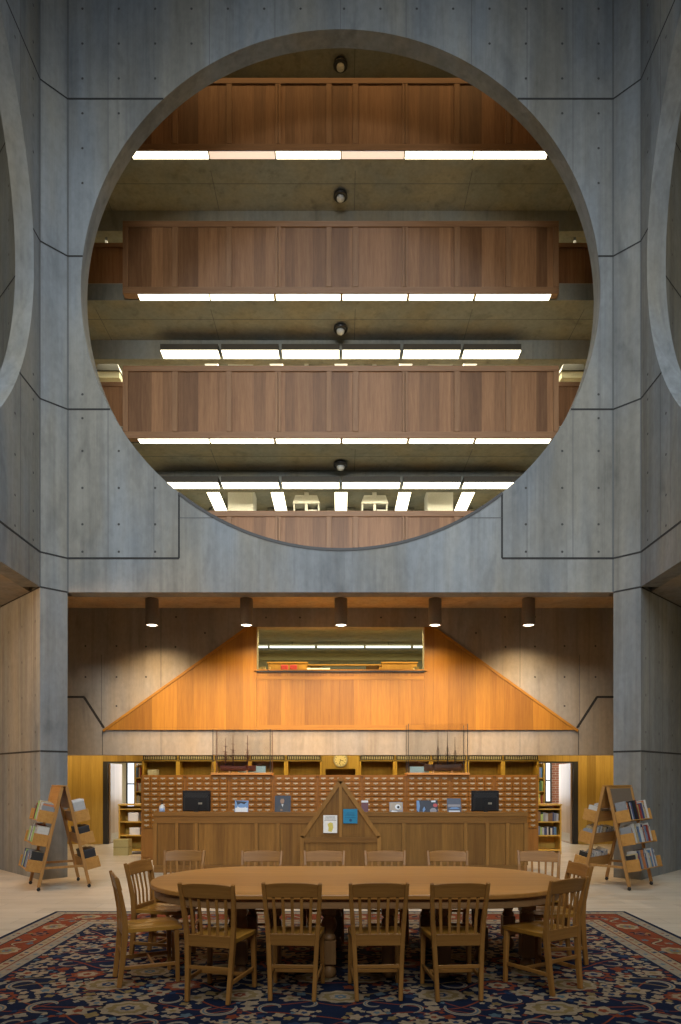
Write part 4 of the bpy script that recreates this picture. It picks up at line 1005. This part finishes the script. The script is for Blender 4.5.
# ------------------------------------------------------------------ chairs
def chair():
    t = thing('library_chair', 'x', 'chair', (0,0,0), 0, 'oak library chairs around the oval table', False)
    # saddle seat: grid surface
    mb = MB(); nx, ny = 12, 10; top = []; 
    def outline(v):      # half width at depth v (0 back .. 1 front)
        return .185+.028*v-(.02*max(0, v-.85)/.15)
    for layer in (0, 1):
        for j in range(ny+1):
            v = j/ny
            for i in range(nx+1):
                u = 2*i/nx-1; y = -.205+.425*v+.012*(1-u*u)*(1 if v > .9 else 0)
                z = .452
                if layer == 0:
                    z -= .014*math.exp(-((abs(u)-.42)/.30)**2)*math.exp(-((v-.42)/.34)**2) ; z += .004*math.exp(-(u/.12)**2)*v; z -= .010*max(0,(v-.85)/.15)**2
                else: z = .418+.006*abs(u)**3
                top.append((u*outline(v), y, z))
    W_ = nx+1; n0 = W_*(ny+1); Fs = []
    for j in range(ny):
        for i in range(nx):
            a = j*W_+i; Fs.append((a, a+1, a+W_+1, a+W_)); Fs.append((n0+a+W_, n0+a+W_+1, n0+a+1, n0+a))
    per = [i for i in range(W_)] + [j*W_+nx for j in range(1, ny+1)] + [ny*W_+i for i in range(nx-1, -1, -1)] + [j*W_ for j in range(ny-1, 0, -1)]
    mb.add(top, Fs, 0, True); o = 0
    k = len(per); mb.f += [[per[(i+1)%k], per[i], n0+per[i], n0+per[(i+1)%k]] for i in range(k)]; mb.m += [0]*k; mb.sm += [False]*k
    part('seat', mb, M['seat'], t)
    for s in (-1, 1):
        P = [(s*.160,-.262,0),(s*.168,-.236,.20),(s*.178,-.218,.42),(s*.188,-.225,.56),(s*.200,-.254,.72),(s*.208,-.292,.868)]
        mb = MB(); mb.bar(P, [(.030,.036),(.033,.042),(.034,.046),(.032,.038),(.030,.032),(.027,.024)], (1,0,0)); part('rear_leg', mb, M['chair'], t, bevel=.004)
        mb = MB(); mb.bar([(s*.190,.185,0),(s*.185,.180,.25),(s*.182,.175,.417)], [(.030,.030),(.036,.036),(.038,.038)], (1,0,0)); part('front_leg', mb, M['chair'], t, bevel=.004)
        mb = MB(); mb.bar([(s*.176,-.222,.150),(s*.186,.168,.150)], (.018,.030), (1,0,0)); part('side_stretcher', mb, M['chair_x'], t, bevel=.003)
    def rail(z0, z1, w, yc, bow, arch, th, name, mat):
        mb = MB(); n = 12; V = []
        for i in range(n+1):
            u = 2*i/n-1; x = u*w; y = yc-bow*(1-u*u)
            zt = z1+arch*(1-abs(u)**2.5); 
            lean = .26*(z1-z0)
            V += [(x, y, z0), (x, y+th, z0), (x, y+th-lean, zt), (x, y-lean, zt)]
        Fs = [(3,2,1,0), (4*n,4*n+1,4*n+2,4*n+3)]
        for i in range(n):
            for k in range(4): a = 4*i+k; b = 4*i+(k+1)%4; Fs.append((a, b, b+4, a+4))
        mb.add(V, Fs, 0, False); return part(name, mb, mat, t, bevel=.003)
    rail(.758, .855, .192, -.262, .018, .014, .022, 'crest_rail', M['chair_x'])
    mb = MB(); mb.bar([(-.166,-.224,.440),(.166,-.224,.440)], (.022,.088), (0,1,0)); part('back_rail', mb, M['chair_x'], t, bevel=.003)
    for k in range(5):
        u = (k-2)*.064; u2 = (k-2)*.070; bw = .018*(1-(u2/.2)**2)
        mb = MB(); mb.bar([(u,-.226,.483),(u*1.03,-.226-bw*.5,.60),(u2,-.250-bw,.763)], [(.022,.011)]*3, (1,0,0)); part('slat', mb, M['chair'], t, bevel=.002)
    mb = MB(); mb.bar([(-.158,-.232,.245),(.158,-.232,.245)], (.016,.026), (0,1,0)); part('back_stretcher', mb, M['chair_x'], t, bevel=.002)
    mb = MB(); mb.bar([(-.168,.0,.150),(.168,.0,.150)], (.016,.026), (0,1,0)); part('cross_stretcher', mb, M['chair_x'], t, bevel=.002)
    mb = MB(); mb.bar([(-.166,.178,.392),(.166,.178,.392)], (.018,.044), (0,1,0)); part('front_apron', mb, M['chair_x'], t, bevel=.002)
    return t
spots = [
 (-.90, 5.20, -14, 'front-row oak slat-back chair at the left, turned slightly right'),
 (-.34, 5.255, -3, 'front-row oak slat-back chair, second from the left, seen squarely from behind'),
 (.27, 5.255, 2, 'front-row oak slat-back chair, third from the left, at the table middle'),
 (.85, 5.25, 4, 'front-row oak slat-back chair, fourth from the left'),
 (1.58, 5.42, 33, 'front-row oak slat-back chair at the right end, angled toward the table'),
 (-1.55, 5.57, -66, 'oak slat-back chair standing nearest at the left end of the table, seat visible'),
 (-1.60, 6.26, -104, 'oak slat-back chair farther back at the left end of the table'),
 (1.87, 6.10, 97, 'oak slat-back chair at the right table end, partly hidden by the angled chair'),
 (-1.66, 6.98, 180, 'chair on the far side of the table, leftmost of its row'),
 (-.83, 6.93, 180, 'chair on the far side of the table, second from the left'),
 (-.17, 6.93, 180, 'chair on the far table side, third from left, before the white notice'),
 (.47, 6.93, 180, 'chair on the far side of the table, fourth from the left'),
 (1.13, 6.93, 180, 'chair on the far side of the table, fifth from the left'),
 (2.02, 6.92, 166, 'chair on the far side of the table, rightmost of its row, turned inward'),
]
c0 = chair()
for i, (x, y, a, lab) in enumerate(spots):
    if i == 0:
        c0.location = (x, y, RUG); c0.rotation_euler = (0,0,math.radians(a)); c0['label'] = lab
    else: dup(c0, (x, y, RUG), math.radians(a), lab)

# ------------------------------------------------------------------ Persian rug (pattern inlaid in one mesh)
yarn = {'navy': (.010,.016,.038), 'beige': (.34,.245,.150), 'rust': (.21,.048,.020), 'gold': (.24,.16,.065), 'teal': (.10,.14,.16), 'blue': (.025,.042,.085), 'grey': (.29,.235,.165), 'dark': (.014,.014,.020), 'pink': (.25,.10,.06)}
YN = list(yarn); RM = [rug_yarn('rug_'+k, c) for k, c in yarn.items()]
mi = {k: i for i, k in enumerate(YN)}
rg = MB(); RX, RY0, RY1 = 3.51, .6, 8.43
rg.box(-RX, RX, RY0, RY1, .0, .0105, mi['navy'])
lay = [0]
def flat(poly, col, L):
    rg.add([(x, y, .0105+.00018*L) for x, y in poly], [tuple(range(len(poly)))], mi[col])
def frame_band(d0, d1, col, L):
    a = (-RX+d0, RX-d0, RY0+d0, RY1-d0); b = (-RX+d1, RX-d1, RY0+d1, RY1-d1)
    z = .0105+.00018*L
    rg.add([(a[0],a[2],z),(a[1],a[2],z),(a[1],a[3],z),(a[0],a[3],z),(b[0],b[2],z),(b[1],b[2],z),(b[1],b[3],z),(b[0],b[3],z)], [(0,1,5,4),(1,2,6,5),(2,3,7,6),(3,0,4,7)], mi[col])
frame_band(.05, .17, 'grey', 1); frame_band(.17, .185, 'dark', 1); frame_band(.185, .50, 'rust', 1); frame_band(.50, .515, 'dark', 1); frame_band(.515, .61, 'beige', 1); frame_band(.61, .625, 'rust', 1); frame_band(.625, .73, 'grey', 1)
rr = random.Random(21)
def blob(cx, cy, r, col, L, lobes=5, amp=.18, asp=1.0, rot=0, n=None):
    n = n or lobes*4; P = []
    ph = rr.uniform(0, 6)
    for i in range(n):
        a = 2*PI*i/n; q = r*(1+amp*math.cos(lobes*a+ph))
        x, y = q*math.cos(a)*asp, q*math.sin(a)
        P.append((cx+x*math.cos(rot)-y*math.sin(rot), cy+x*math.sin(rot)+y*math.cos(rot)))
    flat(P, col, L)
def ribbon(pts, w, col, L, taper=False):
    n = len(pts); A = []; B = []
    for i in range(n):
        p = Vector(pts[i]); t = (Vector(pts[min(i+1,n-1)])-Vector(pts[max(i-1,0)])).normalized(); q = Vector((-t.y, t.x))
        ww = w*(math.sin(PI*min(max((i+.5)/n,0),1))**.6 if taper else 1)
        A.append(p+q*ww/2); B.append(p-q*ww/2)
    z = .0105+.00018*L
    rg.add([(p.x,p.y,z) for p in A]+[(p.x,p.y,z) for p in B], [(n+i, n+i+1, i+1, i) for i in range(n-1)], mi[col])
def swirl(cx, cy, r, turn, a0, n=14): return [(cx+r*(1-.62*i/n)*math.cos(a0+turn*i/n), cy+r*(1-.62*i/n)*math.sin(a0+turn*i/n)) for i in range(n+1)]
def clear(x, y): return abs(x) < RX-.735 and RY0+.735 < y < RY1-.735
# small blocks in the guard stripes
def guards(d, step, size, cols, L):
    k = 0; x = -RX+d
    for side in range(4):
        ln = (2*RX if side < 2 else RY1-RY0)-2*d; m = int(ln/step)
        for i in range(m):
            q = d+ln*(i+.5)/m; c = cols[i % len(cols)]
            p = {0: (-RX+q, RY1-d), 1: (-RX+q, RY0+d), 2: (-RX+d, RY0+q), 3: (RX-d, RY0+q)}[side]
            if p[1] < 3.2: continue
            blob(p[0], p[1], size*rr.uniform(.8,1.2), c, L, 4, .2)
guards(.11, .105, .020, ['blue','rust','beige','teal'], 3); guards(.562, .10, .022, ['rust','blue','gold'], 3); guards(.678, .085, .020, ['beige','pink','beige','teal'], 3)
# main border: palmettes, rosettes and scrolling leaves on rust
for side in range(3):
    ln = 2*RX-.7 if side == 0 else RY1-RY0-.7; m = int(ln/.34)
    for i in range(m):
        q = .35+ln*(i+.5)/m; off = .3425
        cx, cy = {0: (-RX+q, RY1-off), 1: (-RX+off, RY0+q), 2: (RX-off, RY0+q)}[side]
        if cy < 3: continue
        rot = 0 if side == 0 else PI/2
        if i % 3 == 0:
            blob(cx, cy, .115, 'beige', 3, 8, .10, 1.15, rot); blob(cx, cy, .078, 'gold', 4, 8, .10, 1.1, rot); blob(cx, cy, .045, 'teal', 5, 6, .15); blob(cx, cy, .02, 'rust', 6, 5, .1)
        elif i % 3 == 1:
            s_ = [(-.17+.34*j/14, .075*math.sin(2*PI*j/14)) for j in range(15)]
            ca, sa = math.cos(rot), math.sin(rot)
            ribbon([(cx+x*ca-y*sa, cy+x*sa+y*ca) for x, y in s_], .045, 'dark', 3, True); ribbon([(cx+x*ca-y*sa, cy+x*sa+y*ca) for x, y in s_], .030, 'beige', 4, True)
            for e in (-1, 1): blob(cx+e*.07*ca+e*.09*sa*-1, cy+e*.07*sa+e*.09*ca, .035, 'teal', 4, 5, .2)
        else:
            blob(cx, cy, .085, 'dark', 3, 6, .16, 1.1, rot); blob(cx, cy, .068, 'pink', 4, 6, .16, 1.1, rot); blob(cx, cy, .035, 'navy', 5, 5, .12)
        for e in range(3): blob(cx+rr.uniform(-.16,.16), cy+rr.uniform(-.13,.13), rr.uniform(.016,.028), rr.choice(['beige','navy','gold','teal']), 6, 5, .2)
# field: mirrored about the middle
placed = []
def free(x, y, r): return all((x-a)**2+(y-b)**2 > (r+c)**2 for a, b, c in placed)
def both(fn, x, y, *a):
    fn(x, y, 1, *a)
    if x > .12: fn(-x, y, -1, *a)
def palmette(x, y, s, r):
    blob(x, y, r*1.10, 'rust' if rr.random() < .45 else 'dark', 4, 9, .07, 1.32); blob(x, y, r, 'beige', 5, 9, .08, 1.32); blob(x, y, r*.74, 'gold', 6, 9, .09, 1.28); blob(x, y, r*.5, 'beige', 7, 7, .12, 1.2); blob(x, y, r*.30, rr.choice(['teal','rust','blue']), 8, 6, .16, 1.1); blob(x, y, r*.13, 'beige', 9, 5, .1)
def rosette(x, y, s, r):
    blob(x, y, r, 'rust', 4, 8, .13, 1.15); blob(x, y, r*.72, 'navy' if rr.random() < .5 else 'pink', 5, 8, .12, 1.15); blob(x, y, r*.58, 'beige', 6, 7, .14, 1.15); blob(x, y, r*.28, rr.choice(['rust','teal','blue']), 7, 5, .14)
def leaf(x, y, s, r, a0):
    p = swirl(x, y, r, s*4.6, a0 if s > 0 else PI-a0); ribbon(p, r*.30, 'beige' , 5, True); ribbon(p, r*.09, 'teal', 6, True)
def starfl(x, y, s, r):
    blob(x, y, r, 'beige', 5, rr.choice((4,5,6)), .30, 1.15); blob(x, y, r*.42, rr.choice(['gold','rust','teal','blue']), 6, 5, .2)
def small(x, y, s, r, col): blob(x, y, r, col, 5, rr.choice((4,5)), .22, rr.uniform(1,1.35), rr.uniform(0,3))
# vines first (rust curves weaving through the field)
for k in range(13):
    yb = 3.9+.36*k
    for ph in (0, 1):
        P = [(-2.7+5.4*i/90, yb+.16*math.sin(PI*(abs(-2.7+5.4*i/90))*1.55+ph*2.2+k*1.9)+.05*math.sin(9*abs(-2.7+5.4*i/90)+k)) for i in range(91)]
        P = [p for p in P if clear(p[0]*.97, p[1])]
        if len(P) > 4: ribbon(P, .017 if ph else .013, 'rust' if ph == 0 else rr.choice(['pink','gold','rust']), 2+ph)
fld = lambda: (rr.uniform(0, RX-.76), rr.uniform(3.7, RY1-.78))
for cnt, r0, r1, kind in ((13, .13, .17, 'pal'), (15, .095, .13, 'ros'), (34, .10, .16, 'leaf'), (85, .05, .085, 'star'), (240, .030, .05, 'sm'), (420, .016, .030, 'sm')):
    for _ in range(cnt*14):
        if cnt <= 0: break
        x, y = fld(); r = rr.uniform(r0, r1)
        if kind in ('pal','ros') and x < r*1.4:
            x = 0.0
        elif x < r*1.25: continue
        if not clear(x+r*1.25, y+r*1.1) or not free(x, y, r*1.16): continue
        placed.append((x, y, r*(1.12 if kind in ('pal','ros') else 1.0))); cnt -= 1
        if kind == 'pal': both(palmette, x, y, r)
        elif kind == 'ros': both(rosette, x, y, r)
        elif kind == 'leaf': both(leaf, x, y, r, rr.uniform(0, 6.28))
        elif kind == 'star': both(starfl, x, y, r)
        else: both(small, x, y, r, rr.choice(['beige','beige','beige','grey','gold','teal','blue','rust','beige']))
o = rg.build('persian_rug', RM); tag(o, 'large navy Persian rug with red border under the table and chairs', 'rug')

# ------------------------------------------------------------------ lights
def area(name, loc, target, sx, sy, power, col, spread=180):
    L = bpy.data.lights.new(name, 'AREA'); L.shape = 'RECTANGLE'; L.size = sx; L.size_y = sy; L.energy = power; L.color = col; L.spread = math.radians(spread)
    o = bpy.data.objects.new(name, L); COL.objects.link(o); o.location = loc
    o.rotation_euler = (Vector(target)-Vector(loc)).to_track_quat('-Z', 'Y').to_euler(); return o
area('clerestory_daylight', (0, .5, 20.5), (0, 11.4, 4.2), 8.5, 4, 190, (.78,.90,1.0), 62)
area('front_fill', (0, -4.5, 9.5), (0, 11.4, 5.4), 8, 2.5, 385, (.92,.97,1.0), 78)  # unseen fill behind the camera, added to light chair backs and lower wall
area('clerestory_daylight_left', (-3.5, 5, 21), (4.9, 8.5, 5), 4, 4, 90, (.80,.90,1.0), 60)
area('clerestory_daylight_right', (3.5, 5, 21), (-4.9, 8.5, 5), 4, 4, 90, (.80,.90,1.0), 60)
# warm ceiling lights over the ground floor behind the stair wall
area('back_ceiling_light', (0, 15.6, 2.58), (0, 16.5, 1.7), 9.0, .5, 110, (1,.78,.34))
for s in (-1, 1):
    area('oak_wall_light', (s*6.6, 16.6, 2.58), (s*6.6, 17.2, 0), 2.4, .4, 21, (1,.74,.38))
    area('back_room_light', (s*6.0, 20.5, 2.55), (s*6.0, 20.5, 0), 3, 2, 90, (1,.9,.75))
    area('door_leaf_fill', (s*4.2, 19.3, 2.3), (s*5.8, 17.9, 1.2), .8, .8, 50, (.95,.97,1))  # unseen fill added to lighten the open door leaf
    area('door_daylight', (s*5.2, 21.6, 1.7), (s*5.6, 17.5, 1.0), 1.2, 1.4, 40, (.8,.9,1))
area('side_bay_light_left', (-7.4, 8.4, 4.4), (-5.6, 11.8, 1.8), 2.5, 1.2, 170, (1,.60,.30))
area('side_bay_light_right', (7.4, 8.4, 4.4), (5.6, 11.8, 1.8), 2.5, 1.2, 22, (1,.80,.5))
area('front_bay_fill', (0, 12.15, 5.2), (0, 14.5, 2.2), 9, .3, 120, (1,.72,.46), 50)  # fill hidden behind the beam, added to brighten concrete band and desk
area('mezzanine_fill', (0, 15.0, 5.17), (0, 15.5, 3), 6, .3, 210, (1,.88,.40))  # added area light kept out of sight, brightens the room behind the window
area('mezzanine_fill_rear', (0, 19.6, 5.42), (0, 19.6, 3), 8, 1.2, 90, (1,.88,.45))  # second added light, hidden above the drop beam
for i, e in ((1, 250), (2, 235), (3, 165), (4, 70)):
    area('stack_fill_%d' % i, (0, 15.5, ZPB[i]-.08), (0, 14.5, ZPB[i]-2.6), 11, .6, e, (1,.88,.58))  # hidden light added so the balcony floor bounces onto the soffit
    area('stack_fill_rear_%d' % i, (0, 18.5, ZPB[i]+.08), (0, 18.3, ZPB[i]-2), 11, 1.8, e*(3.0 if i < 3 else .7), (1,.90,.62))  # hidden light added to brighten the rear of the stacks
area('top_balcony_light', (0, 12.5, 16.9), (0, 13.5, 14.6), 7, .25, 45, (1,.62,.25))
for s in (-1, 1):
    for z in (16.5, 10.8): area('side_stack_fill', (s*7.4, 7.5, z), (s*6.0, 11.5, z-2), 2, 2, 25, (1,.84,.55))  # added out of view to light the piers behind the side openings
w = bpy.data.worlds.new('world'); sc.world = w; w.use_nodes = True
w.node_tree.nodes['Background'].inputs[0].default_value = (.62,.74,.92,1); w.node_tree.nodes['Background'].inputs[1].default_value = .05

# ------------------------------------------------------------------ camera
cam = bpy.data.cameras.new('camera'); co = bpy.data.objects.new('camera', cam); COL.objects.link(co); sc.camera = co
co.location = (0, 0, EYE); co.rotation_euler = (PI/2, 0, 0)
cam.sensor_fit = 'VERTICAL'; cam.sensor_height = 36; cam.sensor_width = 36*681/1024; cam.lens = 36*F/1024
cam.shift_y = (HY-512)/1024; cam.clip_start = .05; cam.clip_end = 200
vs = sc.view_settings; vs.view_transform = 'Standard'; vs.look = 'None'; vs.exposure = 0; vs.gamma = 1; vs.use_curve_mapping = False
sc.cycles.use_denoising = True
sc.cycles.diffuse_bounces = 5; sc.cycles.transparent_max_bounces = 12
